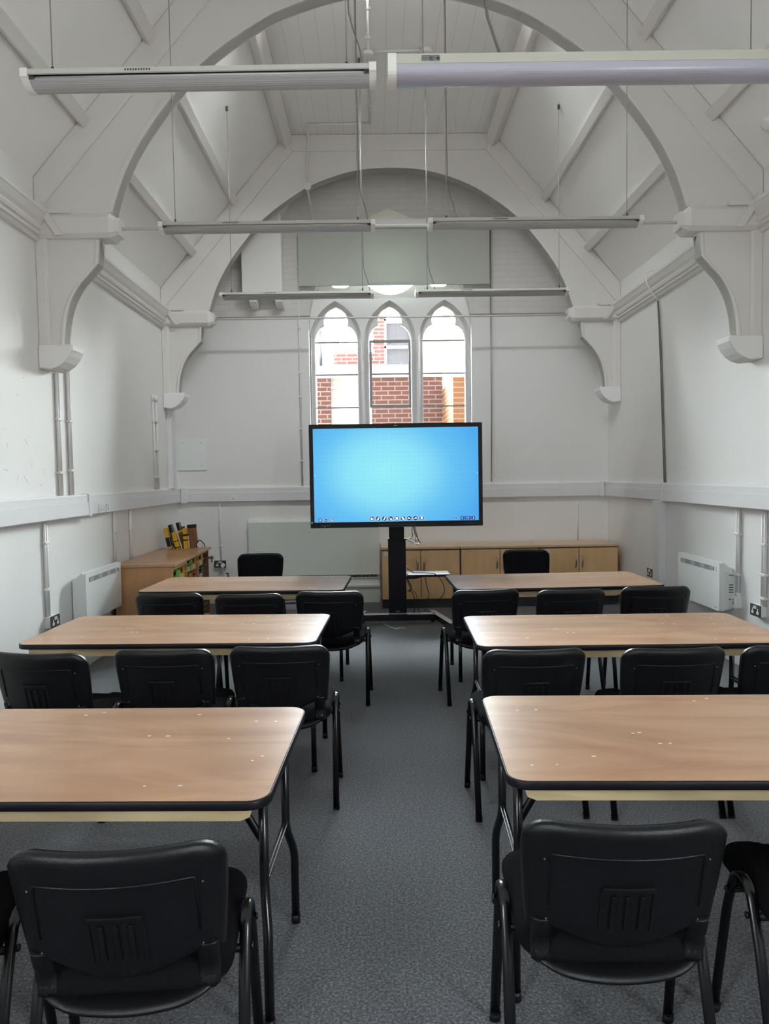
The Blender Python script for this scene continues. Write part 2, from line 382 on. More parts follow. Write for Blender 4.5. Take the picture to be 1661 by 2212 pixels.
# brickwork face of the gable above the ledge, standing a little proud behind the rear truss
b = B()
gable = [(XL, 3.60), (WC - 1.03, 3.60)]
gable += [p for p in reversed(opening) if p[1] > 3.6 and p[0] < WC + .001]
gable = [(XL, 3.60), (WC - 1.0, 3.60)] + [(p[0] - .0, p[1]) for p in opening[::-1] if p[1] > 3.62 and p[0] <= WC] 
gable += [(p[0], p[1]) for p in opening[::-1] if p[1] > 3.62 and p[0] > WC] + [(WC + 1.0, 3.60), (XR, 3.60), (XR, ZE), (FX1, ZT), (FX0, ZT), (XL, ZE)]
prism(b, gable, 'y', YF - .025, YF - .0005)
struct(obj('trim_1', b, 'paintbrick'))
# unseen wall behind the viewer, made dark to cut bounce light
b = B(); plate(b, house, [], YN - .3, YN)
struct(obj('wall_near', b, 'darkwall'))

b = B()
for y in (RY0, RY1 - .04): box(b, (RX0, y, ZT + .06), (RX1, y + .04, ZT + .12))
for x in (RX0, RX1 - .04): box(b, (x, RY0, ZT + .06), (x + .04, RY1, ZT + .12))
struct(obj('window_%d' % nw, b, 'white_pvc'))  # frame of the added rooflight

# cornices along both side walls
prof = [(0, 3.375), (.028, 3.378), (.042, 3.393), (.028, 3.412), (.05, 3.418), (.05, 3.445), (.066, 3.45), (.075, 3.475), (.068, 3.49), (.088, 3.515), (.112, 3.56), (.118, 3.565), (.118, 3.59), (0, 3.60)]
for i, (x, s) in enumerate(((XL, 1), (XR, -1))):
    b = B(); prism(b, [(x + s * (d - .001), z) for d, z in prof], 'y', YN, YF - .03); struct(obj('trim_%d' % (i + 2), b, 'timber'))
# ledge across the end wall
# purlins under the slopes
def slope(s, x, z):  # point on the left/right slope by distance from the centre line
    return XC + s * x
dirv = Vector((FX0 - XL, ZT - ZE)).normalized(); nrm = Vector((dirv.y, -dirv.x))   # up the left slope, into the room
def purlin(px, w, h, n):
    for s in (-1, 1):
        zz = ZE + (px - XL) * (ZT - ZE) / (FX0 - XL); p = Vector((px, zz))
        q = [p, p + dirv * w, p + dirv * w + nrm * h, p + nrm * h]
        pts = [((v.x if s < 0 else 2 * XC - v.x), v.y) for v in q]
        b = B(); prism(b, pts, 'y', YN, YF - .03); yield obj(n, b, 'timber', bevel=.008)
k = 4
for px, w, h in ((-2.17, .085, .07), (-1.665, .085, .07)):
    for o in purlin(px, w, h, 'trim_%d' % k): struct(o); o.name = 'trim_%d' % k; k += 1
for s in (-1, 1):
    q = [Vector((FX0, ZT)) + dirv * .005 - nrm * -.0, Vector((FX0, ZT)) - dirv * .12, Vector((FX0, ZT)) - dirv * .12 + nrm * .12, Vector((FX0, ZT)) + dirv * .0 + nrm * .12]
    b = B(); prism(b, [((v.x if s < 0 else 2 * XC - v.x), v.y) for v in q], 'y', YN, YF - .03); struct(obj('trim_%d' % k, b, 'timber', bevel=.01)); k += 1

# ------------------------------------------------------------------ roof trusses
arch_r = [(2.155, 3.585), (2.12, 3.70), (2.06, 3.86), (1.975, 4.03), (1.87, 4.19), (1.70, 4.41), (1.50, 4.63), (1.24, 4.83), (.92, 5.02), (.55, 5.15), (.27, 5.20), (0, 5.213)]
arch_s = [(v.x, v.y) for v in smooth_curve([(a, c, 0) for a, c in arch_r], 4)]
def truss(y, label, where):
    R = thing('roof_truss', label, 'roof truss', (XC, y, 0), 0, None)
    e = .003; W = XR - XC; fw = FX1 - XC
    outer = [(-W + e, 3.60), (-W + e, ZE - e), (-fw, ZT - e), (fw, ZT - e), (W - e, ZE - e), (W - e, 3.60)]
    inner = [(x, z) for x, z in arch_s] + [(-x, z) for x, z in arch_s[-2::-1]]
    def build(y0, y1, inn, out):
        b = B(); n = len(inn); m = 8
        prism(b, out + inn, 'y', y0, y1); return b
    # rounded edge of the arch: stacked slices with the inner outline eased back
    def ease(d): return [(x + d * (x / 2.16), z + d * max(0, (z - 3.5) / 1.7) ** .5) for x, z in inner]
    b = B()
    prism(b, outer + [(W - .2, 3.585)] + inner + [(-W + .2, 3.585)], 'y', .022, .138)
    obj('arch_brace', b, 'timber', R)
    b = B()
    dd = ease(.03)
    prism(b, inner + [(x, z) for x, z in dd[::-1]], 'y', .012, .148)
    obj('arch_moulding', b, 'timber', R, bevel=.012)
    # rafters and collar, proud of the brace
    w = .19
    for s in (-1, 1):
        b = B(); q = [(-W + e, ZE - e), (-fw, ZT - e), (-fw + w * .42, ZT - w - e), (-W + e, ZE - w * 1.45)]
        prism(b, [(x if s < 0 else -x, z) for x, z in q], 'y', 0, .16)
        obj('rafter', b, 'timber', R, bevel=.006)
    b = B(); prism(b, [(-fw, ZT - e), (fw, ZT - e), (fw - w * .42, ZT - w), (-fw + w * .42, ZT - w)], 'y', .008, .152)
    obj('collar_beam', b, 'timber', R, bevel=.006)
    for s in (-1, 1):
        X = lambda d: s * (W - d)      # distance out from the wall
        b = B()
        oct_ = lambda yy, k=1.: [(.08 + (yy_ - .08) * k, 3.49 + (zz_ - 3.49) * k) for yy_, zz_ in ((-.03, 3.43), (-.03, 3.545), (.005, 3.585), (.155, 3.585), (.19, 3.545), (.19, 3.43), (.16, 3.40), (0, 3.40))]
        rings = []
        for d, kk in ((.002, 1), (.555, 1), (.595, .72), (.622, .66)):
            rings.append([b.verts.new((X(d), p[0], p[1])) for p in oct_(0, kk)])
        for a, c in zip(rings, rings[1:]):
            for i in range(8): b.faces.new((a[i], a[(i + 1) % 8], c[(i + 1) % 8], c[i]))
        b.faces.new(rings[0]); b.faces.new(rings[-1])
        box(b, (min(X(.002), X(.27)), -.02, 3.58), (max(X(.002), X(.27)), .18, 3.61))
        obj('hammer_beam', b, 'timber', R, bevel=.005)
        curve = [(.47, 3.40), (.455, 3.22), (.38, 3.14), (.30, 3.05), (.235, 2.93), (.20, 2.81), (.183, 2.70), (.178, 2.615)]
        cv = [(.47, 3.40), (.455, 3.22)] + [(v.x, v.y) for v in smooth_curve([(a, c, 0) for a, c in curve[1:]], 4)][1:]
        b = B(); prism(b, [(X(.002), 3.40)] + [(X(d), z) for d, z in cv] + [(X(.002), 2.615)], 'y', .03, .13)
        br = obj('curved_bracket', b, 'timber', R)
        b = B(); prism(b, [(X(d), z) for d, z in cv] + [(X(d - .03), z) for d, z in cv[::-1]], 'y', .015, .145); obj('bracket_moulding', b, 'timber', br, bevel=.01)
        b = B(); prism(b, [(X(.002), -.005), (X(.07), -.005), (X(.085), .012), (X(.085), .165), (X(.002), .165)], 'z', 2.618, 3.40)
        obj('wall_post', b, 'timber', R, bevel=.004)
        # corbel: a rounded stone block
        b = B(); cp = [(.002, 2.615), (.262, 2.615), (.258, 2.575), (.235, 2.53), (.20, 2.485), (.15, 2.45), (.09, 2.43), (.002, 2.44)]
        prism(b, [(X(d), z) for d, z in cp], 'y', -.03, .19); obj('corbel', b, 'stone', R, bevel=.012)
        # raking strut across the end of the beam
        b = B(); x0, x1 = X(.035), X(.20); wv = .024 * s
        prism(b, [(x0 + .03, 3.66), (x0 - .03, 3.66), (x1 - .028, 3.41), (x1 + .028, 3.41)], 'y', -.055, -.031); obj('strut', b, 'timber', R)
    b = B(); tube(b, [(-(W - .61), .08, 3.49), (W - .61, .08, 3.49)], .012, 10)
    obj('tie_rod', b, 'timber', R)
    return R
truss(5.47, 'white arched timber roof truss nearer the viewer, its feet on large wall corbels', '')
truss(8.62, 'white arched timber roof truss framing the end wall window', '')

# ------------------------------------------------------------------ end wall window
W1 = bpy.data.objects.new('window_1', None); COL.objects.link(W1); W1.location = (0, 0, 0); struct(W1)
def trefoil(c, n=6):
    """glazed opening of one light"""
    h, zs = .272, 3.32
    pts = [(c - h, ZSILL + .04), (c + h, ZSILL + .04), (c + h, zs)]
    low = smooth_curve([(h, zs, 0), (.262, 3.385, 0), (.235, 3.45, 0), (.195, 3.50, 0), (.146, 3.528, 0)], n)
    up = smooth_curve([(.146, 3.528, 0), (.153, 3.57, 0), (.145, 3.625, 0), (.11, 3.69, 0), (.055, 3.735, 0), (0, 3.765, 0)], n)
    half = [(v.x, v.y) for v in low] + [(v.x, v.y) for v in up][1:]
    pts = [(c - h, ZSILL + .04), (c + h, ZSILL + .04)] + [(c + x, z) for x, z in half] + [(c - x, z) for x, z in half[-2::-1]]
    return pts
LC = (-.482, .207, .900)
op_in = lancet(WC, 1.018, ZSILL + .002, 3.45, 4.717, 14)
circ = [(.222 + .395 * math.cos(2 * PI * k / 32), 4.274 + .395 * math.sin(2 * PI * k / 32)) for k in range(32)]
eyes = [rrect(c - .122, 3.972, c + .122, 4.21, .07) for c in (-.41, .825)]
b = B()
plate(b, op_in, [lancet(c, .333, ZSILL + .03, 3.29, 3.81) for c in LC] + [[(x, z) for x, z in circ]] + eyes, YF + .10, YF + .20,
      [lancet(c, .285, ZSILL + .035, 3.31, 3.775) for c in LC] + [circ] + eyes)
plate(b, op_in, [trefoil(c) for c in LC] + [circ] + eyes, YF + .2005, YF + .30)
obj('tracery', b, 'stone', W1)
b = B(); prism(b, [(-.84, ZSILL - .05), (1.254, ZSILL - .05), (1.254, ZSILL), (-.84, ZSILL)], 'y', YF - .06, YF + .1); obj('window_sill', b, 'stone', W1, bevel=.008)
gb = B()
for c, zs in ((LC[0], (3.317, 2.903, 2.481)), (LC[2], (3.325, 2.906, 2.485))):
    for z in zs: box(gb, (c - .272, YF + .24, z - .008), (c + .272, YF + .265, z + .008))
    pn = B(); box(pn, (c - .285, YF + .25, ZSILL + .02), (c + .285, YF + .2525, 3.78)); obj('pane', pn, 'glass', W1)
obj('glazing_bar', gb, 'frame', W1)
pn = B(); box(pn, (LC[1] - .285, YF + .25, ZSILL + .02), (LC[1] + .285, YF + .2525, 3.78)); obj('pane', pn, 'glass', W1)
pn = B(); cyl(pn, (.222, YF + .25, 4.274), .4, .0025, 'y', 32); obj('pane', pn, 'glass', W1)
cf = B(); c = LC[1]
x0, x1, z0, z1 = c - .268, c + .268, 2.475, 3.335
for a, d in (((x0, z0), (x0 + .032, z1)), ((x1 - .032, z0), (x1, z1)), ((x0 + .032, z1 - .032), (x1 - .032, z1)), ((x0 + .032, z0), (x1 - .032, z0 + .032)), ((x0 + .032, 2.895), (x1 - .032, 2.912))):
    box(cf, (a[0], YF + .215, a[1]), (d[0], YF + .245, d[1]))
box(cf, (c - .01, YF + .2, 3.29), (c + .01, YF + .215, 3.31))
obj('casement_frame', cf, 'frame', W1)

# ------------------------------------------------------------------ outside the window
def bld(name, label, cat): return thing(name, label, cat)
o = bld('brick_outbuilding', 'low red brick wing with a white coping seen through the window', 'building')
b = B(); box(b, (-.95, 12.0, -1), (-.73, 12.3, 3.22)); box(b, (-.05, 12.0, -1), (1.13, 12.3, 3.22)); obj('wall', b, 'brick', o)
b = B(); box(b, (-.73, 12.1, -1), (-.05, 12.3, 3.22)); box(b, (-.73, 12.06, 3.05), (-.05, 12.1, 3.09)); box(b, (-.68, 12.06, 2.9), (-.05, 12.1, 2.93)); obj('rendered_panel', b, 'render', o)
b = B(); box(b, (-1.2, 11.95, 3.22), (1.13, 12.4, 3.42)); obj('coping', b, 'render', o, bevel=.01)
b = B(); box(b, (1.13, 10.4, -1), (1.4, 12.5, 3.0)); obj('return_wall', b, 'brick_y', o)
b = B(); box(b, (1.13, 11.9, 3.0), (1.4, 12.5, 3.1)); obj('return_coping', b, 'render', o)
o = bld('brick_building', 'taller red brick building with white framed windows behind the low wing', 'building')
b = B(); box(b, (-.83, 15.0, -1), (.22, 17, 4.15)); box(b, (-.02, 15., 4.15), (.22, 17, 4.9)); obj('wall', b, 'brick', o)
b = B(); box(b, (.22, 15.15, -1), (.80, 17, 3.80)); box(b, (.22, 15.1, 4.32), (.80, 15.3, 4.62)); obj('infill_wall', b, 'brick_y', o)
b = B()
for z in (3.52, 3.60, 4.22, 4.78): box(b, (.22, 15.0, z), (.80, 15.14, z + .055))
for x in (.22, .76): box(b, (x, 15.0, 3.5), (x + .04, 15.14, 5.))
obj('window_frame', b, 'white_pvc', o)
b = B(); box(b, (.24, 15.06, 3.83), (.78, 15.10, 4.75)); obj('glazing', b, 'darkglass', o)
b = B(); box(b, (.24, 15.03, 3.57), (.78, 15.08, 3.84)); obj('spandrel_panel', b, 'bluepanel', o)
o = bld('white_building', 'bright white rendered building with a dark downpipe seen through the first window light', 'building')
b = B(); box(b, (-9, 15.3, -1), (-.84, 18, 4.95)); obj('wall', b, 'render', o)
b = B(); cyl(b, (-1.12, 15.24, 3.9), .035, .75, 'z', 10); obj('downpipe', b, 'darkglass', o)
o = bld('yellow_brick_building', 'pale yellow brick building seen through the third window light', 'building')
b = B(); box(b, (.81, 15.3, -1), (9, 18, 4.8)); obj('wall', b, 'brick_p', o)
struct(boxobj('bounce_slab', (-6, YF + .53, 1.1), (6, 11.9, 1.2), 'render'))  # unseen pale slab added to bounce daylight up onto ceiling and arches
gr = boxobj('outside_ground', (-12, YF + .55, -1.1), (12, 30, -1.0), 'tarmac'); struct(gr)

# ------------------------------------------------------------------ things fixed to the end wall
t = thing('roller_blind', 'pale grey roller blind drawn halfway down over the top of the window', 'blind', (.27, 9.0, 4.3))
boxobj('blind_fabric', (-1.185, .012, -.33), (1.185, .016, .38), 'blind', t)
boxobj('cassette', (-1.20, -.03, .34), (1.20, .073, .44), 'whitep', t, bevel=.008)
boxobj('bottom_bar', (-1.185, .004, -.352), (1.185, .024, -.322), 'blind', t, bevel=.004)
b = B(); tube(b, [(1.182, .0, .35), (1.186, .02, -2.0), (1.181, .03, -2.72)], .005, 6); tube(b, [(1.190, .0, .35), (1.194, .02, -2.0), (1.185, .03, -2.72)], .005, 6); cyl(b, (1.183, .03, -2.80), .008, .09, 'z', 8)
obj('pull_chain', b, 'wire', t)
b = B(); prism(b, [(-.30, 4.742), (.30, 4.742), (0, 4.875)], 'y', 8.985, 9.06)
tag(obj('triangular_board', b, 'cream', loc=(.205, 0, 0)), 'small cream triangular board standing on top of the roller blind case', 'board')
cb = thing('chimney_breast', 'short white plastered chimney projection high on the end wall beside the blind', 'chimney breast', (-1.35, YF, 3.8))
b = B(); prism(b, [(-.245, 0), (.245, 0), (.245, .72), (.24, 1.0), (.47, 1.37), (.36, 1.37), (.0, 1.15), (-.245, .98)], 'y', -.22, -.027); obj('stack_body', b, 'wall', cb, bevel=.01)
for x in (-.115, .20):
    b = B(); prism(b, [(-.22, .0), (-.22, -.06), (-.16, -.10), (-.027, -.115), (-.027, .0)], 'x', x - .045, x + .045); obj('corbel', b, 'stone', cb, bevel=.008)
b = B(); prism(b, rrect(-2.48, 1.70, -2.125, 2.10, .006, 2), 'y', YF - .014, YF - .001)
ap = obj('wall_mounted_panel', b, 'heater'); tag(ap, 'plain square grey panel on the end wall above the tray unit corner', 'panel')
for x, z in ((-2.43, 2.05), (-2.19, 2.05), (-2.19, 1.76)):
    b = B(); cyl(b, (x, YF - .016, z), .005, .003, 'y', 8); obj('screw', b, 'slot', ap)

# ------------------------------------------------------------------ dado trunking
def trunk(label, wall, a, c, depth, cat='trunking', sockets=()):
    z0, z1 = 1.295, 1.478
    r = thing('cable_trunking', label, cat, (0, 0, 0), 0, 'dado trunking round the walls')
    pr = [(.001, z0), (depth - .012, z0), (depth, z0 + .01), (depth, z0 + .118), (depth - .006, z0 + .12), (depth - .006, z0 + .172), (depth - .016, z1), (.001, z1)]
    b = B()
    if wall == 'L': prism(b, [(XL + d, z) for d, z in pr], 'y', a, c)
    elif wall == 'R': prism(b, [(XR - d, z) for d, z in pr], 'y', a, c)
    else: prism(b, [(YF - d, z) for d, z in pr], 'x', a, c)
    obj('trunking_body', b, 'trunk', r)
    return r
t1 = trunk('deep white dado trunking with scuffed lid, window side of the tray unit wall, nearest the viewer', 'L', -2.2, 6.16, .075)
t1['label'] = 'deep white dado trunking with scuffed lid, along the wall with the tray unit'
t2 = trunk('', 'L', 6.165, 9.098, .05); t2['label'] = 'slimmer white dado trunking carrying a double socket, above the tray storage unit'
t3 = trunk('', 'F', XL + .052, XR - .052, .05); t3['label'] = 'long white dado trunking across the end wall behind the display'
t4 = trunk('', 'R', 7.20, 9.098, .05); t4['label'] = 'short slim white dado trunking on the cupboard side wall, reaching the corner'
t5 = trunk('', 'R', -2.2, 7.195, .085); t5['label'] = 'deep white dado trunking with dirty patches, above the wall heater beside the tall cable'
boxobj('joint_cover', (XL + .054, YF - .056, 1.288), (XL + .13, YF - .001, 1.484), 'trunk', t3, .004)
boxobj('joint_cover', (XR - .11, YF - .056, 1.288), (XR - .054, YF - .001, 1.484), 'trunk', t3, .004)
boxobj('end_cover', (XL + .001, 6.10, 1.29), (XL + .08, 6.163, 1.483), 'trunk', t1, .004)
boxobj('end_cover', (XR - .09, 7.14, 1.29), (XR - .001, 7.198, 1.483), 'trunk', t5, .004)
# scuff marks on the dirty lid
m_, nt_, N_, L_, b_ = new_mat('scuffed_lid'); setin(b_, Roughness=.4)
mp_ = mapping(N_, L_, (1, 9, 14)); no_ = N_.new('ShaderNodeTexNoise'); no_.inputs['Scale'].default_value = 1.3; no_.inputs['Detail'].default_value = 3; L_.new(mp_.outputs[0], no_.inputs['Vector'])
rp_ = ramp(N_, [(.66, (.76, .76, .765)), (.72, (.60, .60, .60))]); L_.new(no_.outputs['Fac'], rp_.inputs['Fac']); L_.new(rp_.outputs[0], b_.inputs['Base Color'])
for tt in (t5, t1): tt.children[0].data.materials[0] = m_

def socket(label, wall, pos, dark=True, w=.146, h=.086, dp=.045, plug=False, group='double wall sockets', parent=None, name='wall_socket'):
    """double power socket; local x along the wall, -y out of it"""
    if parent is None: r = thing(name, label, 'socket', (0, 0, 0), 0, group)
    else:
        r = bpy.data.objects.new(name, None); COL.objects.link(r); r.parent = parent
    x, y, z = pos; r.location = pos; r.rotation_euler = (0, 0, {'L': PI / 2, 'R': -PI / 2, 'F': 0}[wall])
    pl = 'darksteel' if dark else 'whitep'
    def add(nm, b, m, par=r, bevel=0.):
        return obj(nm, b, m, par, bevel=bevel)
    if parent is None:
        b = B(); box(b, (-w / 2, -dp, -h / 2), (w / 2, -.001, h / 2)); add('back_box', b, 'whitep', bevel=.003)
        b = B(); prism(b, rrect(-w / 2 - .002, -h / 2 - .002, w / 2 + .002, h / 2 + .002, .006, 2), 'y', -dp - .006, -dp); fp = add('face_plate', b, [pl, 'whitep', 'slot'])
        mats = ['whitep', 'slot']
        b = B(); f = -dp - .007
        cs = (-w * .25, w * .25)
        for q in cs:
            i0 = 0 if dark else 1
            box(b, (q - .004, f - .001, .0), (q + .004, f, .012), i0)
            for e in (-.011, .011): box(b, (q + e - .006, f - .001, -.018), (q + e + .006, f, -.010), i0)
            if dark:
                box(b, (q - .015, f - .0005, -.027), (q + .015, f + .0003, -.006), 0); box(b, (q - .006, f - .0005, -.006), (q + .006, f + .0003, .016), 0)
        add('pin_holes', b, mats)
        for q in (-.012, .012):
            b = B(); box(b, (q - .009, f - .004, .012), (q + .009, f, .036)); add('rocker_switch', b, 'whitep', bevel=.002)
    else:
        b = B(); prism(b, rrect(-w / 2, -h / 2, w / 2, h / 2, .006, 2), 'y', -.008, -.0005)
        f = -.009
        for q in (-w * .25, w * .25) if w > .1 else (0,):
            box(b, (q - .003, f - .001, -.002), (q + .003, f, .010), 1)
            for e in (-.011, .011): box(b, (q + e - .005, f - .001, -.018), (q + e + .005, f, -.012), 1)
        for q in (-.012, .012): box(b, (q - .008, f - .003, .014), (q + .008, f, .032), 0)
        o = obj(name, b, ['whitep', 'slot'], parent); o.location = r.location; o.rotation_euler = r.rotation_euler
        bpy.data.objects.remove(r); return o
    return r
socket('', 'L', (XL + .05, 6.44, 1.345), False, .135, .075, parent=t2, name='double_socket')
socket('', 'L', (XL + .05, 6.585, 1.345), False, .075, .075, parent=t2, name='single_socket')
socket('', 'F', (-1.80, YF - .05, 1.345), False, .085, .075, parent=t3, name='single_socket')
socket('dark metal double socket low on the tray unit wall, behind the second table', 'L', (XL, 5.45, .53), group=None)
sk = socket('dark double socket with a white charger plugged in, low on the end wall', 'F', (-1.99, YF, .51), dp=.03, group=None)
ch = thing('socket_charger', 'round white plug charger with thin cable in the end wall socket', 'charger', (-1.953, YF - .038, .495))
b = B(); cyl(b, (0, -.032, 0), .026, .03, 'y', 18); obj('charger_body', b, 'whitep', ch, bevel=.004)
b = B(); tube(b, smooth_curve([(0, -.03, -.02), (.004, -.03, -.07), (.018, -.02, -.14), (.035, -.015, -.25), (.05, -.015, -.38)], 6), .0025, 6); obj('cable', b, 'whitep', ch)
socket('dark double socket on the side wall between the corner cupboards and the vertical trunking', 'R', (XR, 7.56, .52), group=None)
socket('dark double socket on the side wall, past the wall heater, beside twin conduits', 'R', (XR, 5.43, .52), group=None)
sw = thing('fused_switch', 'white fused spur switch on the side wall beside the heater', 'switch', (XR, 5.765, .525), -PI / 2)
boxobj('back_box', (-.043, -.04, -.045), (.043, -.001, .045), 'whitep', sw, .004); boxobj('face_plate', (-.045, -.05, -.047), (.045, -.04, .047), 'whitep', sw, .004)
b = B(); box(b, (-.01, -.056, -.02), (.01, -.05, .006)); box(b, (-.01, -.054, .012), (.01, -.05, .03)); obj('rocker_switch', b, 'grey', sw)
boxobj('cable_gland', (.01, -.04, .046), (.04, -.01, .08), 'whitep', sw)

# ------------------------------------------------------------------ conduits
def conduit(label, wall, u, z0, z1, n=1, clips=(), r=.012, gap=.04, mat='conduit', lean=0., group='surface conduits', cap=False):
    """n parallel tubes against a wall from z0 up to z1; u = y on the side walls, x on the end wall"""
    o = thing('cable_conduit', label, 'conduit', (0, 0, 0), 0, group)
    def P(u_, d, z): return {'L': (XL + d, u_, z), 'R': (XR - d, u_, z), 'F': (u_, YF - d, z)}[wall]
    b = B()
    for i in range(n):
        uu = u + i * gap
        tube(b, [P(uu + lean, r + .002, z1), P(uu, r + .002, z0)], r, 8)
        if cap: 
            tube(b, [P(uu + lean, r + .004, z1 - .02), P(uu + lean, r + .004, z1 + .05)], r * 1.5, 10)
    obj('conduit_tube', b, mat, o)
    for z in clips:
        b = B(); c0 = P(u - r - .008, .002, z - .010); c1 = P(u + (n - 1) * gap + r + .008, 2 * r + .008, z + .010)
        box(b, [min(p, q) for p, q in zip(c0, c1)], [max(p, q) for p, q in zip(c0, c1)]); obj('conduit_clip', b, mat, o, bevel=.003)
    return o
conduit('twin white conduit dropping from dado trunking to the socket behind the second table', 'L', 5.40, .57, 1.295, 2, (1.13, .78), .011, .032, group=None)
conduit('white conduit behind the panel heater, first of two near the tray unit', 'L', 6.83, .80, 1.295, 2, (1.10,), .010, .028, group=None)
conduit('white conduit ending at the near end of the tray unit top', 'L', 7.28, .78, 1.295, 2, (1.10,), .010, .028, group=None)
conduit('tall white conduit pair rising to the big corbel, the one nearer the viewer', 'L', 5.70, 1.478, 2.44, 2, (2.08, 1.66), .012, .032, group=None)
conduit('tall white conduit pair just beyond the big corbel, the one nearer the window', 'L', 5.905, 1.478, 2.72, 2, (2.08, 1.68), .012, .032, group=None)
conduit('twin slim conduits with round caps near the far corner of the tray unit wall', 'L', 8.16, 1.478, 2.50, 2, (2.25, 1.93, 1.62), .012, .11, cap=True, group=None)
o = boxobj('corner_trunking', (XL + .001, 8.70, 1.479), (XL + .06, 8.84, 2.66), 'trunk', None, .004); tag(o, 'square white vertical trunking below the small far corbel by the tray unit', 'trunking')
conduit('long white conduit down the end wall beside the blind to the dado trunking', 'F', -.93, 1.478, 4.56, 1, (4.2, 3.85, 3.45, 2.9, 2.6, 2.2, 1.8), .013, group=None)
conduit('white conduit dropping to the end wall socket with the charger', 'F', -1.98, .552, 1.295, 1, (1.05, .74), .010, group=None)
conduit('slim white conduit on the end wall above the far end of the cupboards', 'F', 2.56, .74, 1.295, 1, (), .008, group=None)
conduit('grey twin conduit down to the white fused switch by the wall heater', 'R', 5.755, .60, 1.295, 2, (1.08, .75), .012, .032, 'trunk', group=None)
conduit('pale twin conduit down to the socket at the photo edge', 'R', 5.36, .56, 1.295, 2, (1.03, .80, .62), .013, .036, group=None)
conduit('white conduit down to the socket nearest the corner cupboards', 'R', 7.50, .565, 1.295, 2, (1.10, .73), .011, .032, group=None)
vt = thing('vertical_trunking', 'wide white vertical trunking from dado down to the floor on the heater wall', 'trunking')
boxobj('trunking_body', (XR - .075, 7.25, .001), (XR - .001, 7.42, 1.294), 'trunk', vt, .004); boxobj('joint_cover', (XR - .078, 7.247, 1.20), (XR - .0005, 7.423, 1.215), 'trunk', vt)
cd = thing('cable_drop', 'tall pair of grey cables hanging from the cornice to the dado trunking', 'cable')
b = B()
for dy in (0, .035): tube(b, smooth_curve([(XR - .012, 7.245 + dy, 1.48), (XR - .012, 7.30 + dy, 2.1), (XR - .012, 7.36 + dy, 2.8), (XR - .03, 7.40 + dy * .6, 3.34)], 5), .006, 6)
obj('cable', b, 'flex', cd)
b = B(); tube(b, smooth_curve([(XR - .03, 7.40, 3.34), (XR - .09, 7.41, 3.42), (XR - .14, 7.42, 3.52), (XR - .14, 7.46, 3.63), (XR - .06, 7.43, 3.66)], 6), .007, 6); obj('cable_loop', b, 'conduit', cd)

# ceiling conduits
def ceil_conduit(label, pts, clips=()):
    o = thing('ceiling_conduit', label, 'conduit')
    b = B(); tube(b, pts, .012, 8); obj('conduit_tube', b, 'conduit', o)
    for x, y in clips:
        b = B(); box(b, (x - .028, y - .008, ZT - .026), (x + .028, y + .008, ZT - .001)); obj('conduit_clip', b, 'conduit', o)
    return o
zc = ZT - .014
cc = ceil_conduit('white conduit running along the boarded ceiling between the lamps', [(-.008, 6.23, zc), (-.008, 8.355, zc)], ((-.008, 6.34), (-.008, 6.75), (-.008, 7.45), (-.008, 7.95)))
for y in (6.98,):
    b = B(); cyl(b, (-.008, y, ZT - .05), .05, .049, 'z', 20); obj('junction_box', b, 'conduit', cc)
c2 = ceil_conduit('short white conduit crossing the ceiling boards with a round box at its end', [(.04, 6.97, zc), (.49, 6.95, zc)], ((.25, 6.96),))
b = B(); cyl(b, (.54, 6.945, ZT - .05), .05, .049, 'z', 20); obj('junction_box', b, 'conduit', c2)
c3 = ceil_conduit('white conduit crossing the ceiling then running down over the far truss', [(-.03, 8.355, zc), (-.725, 8.36, zc), (-.725, 8.56, zc - .02), (-.730, 8.602, zc - .10), (-.745, 8.605, 5.02)], ((-.4, 8.35),))
b = B(); cyl(b, (-.745, 8.58, 4.99), .04, .04, 'y', 18); obj('junction_box', b, 'conduit', c3)
b = B(); tube(b, smooth_curve([(-.745, 8.61, 4.96), (-.74, 8.85, 4.90), (-.735, 9.05, 4.82), (-.735, 9.06, 4.62)], 5), .012, 8); obj('conduit_tube', b, 'conduit', c3)

sd = thing('alarm_sounder', 'round white alarm sounder on the roof slope at the photo edge', 'alarm', (2.79, 5.12, 4.03)); sd.rotation_euler = (0, math.radians(180 + 49), 0)
b = B(); lathe(b, [(.052, -.004), (.055, .02), (.045, .04), (.02, .045)], seg=24); obj('sounder_body', b, 'whitep', sd)

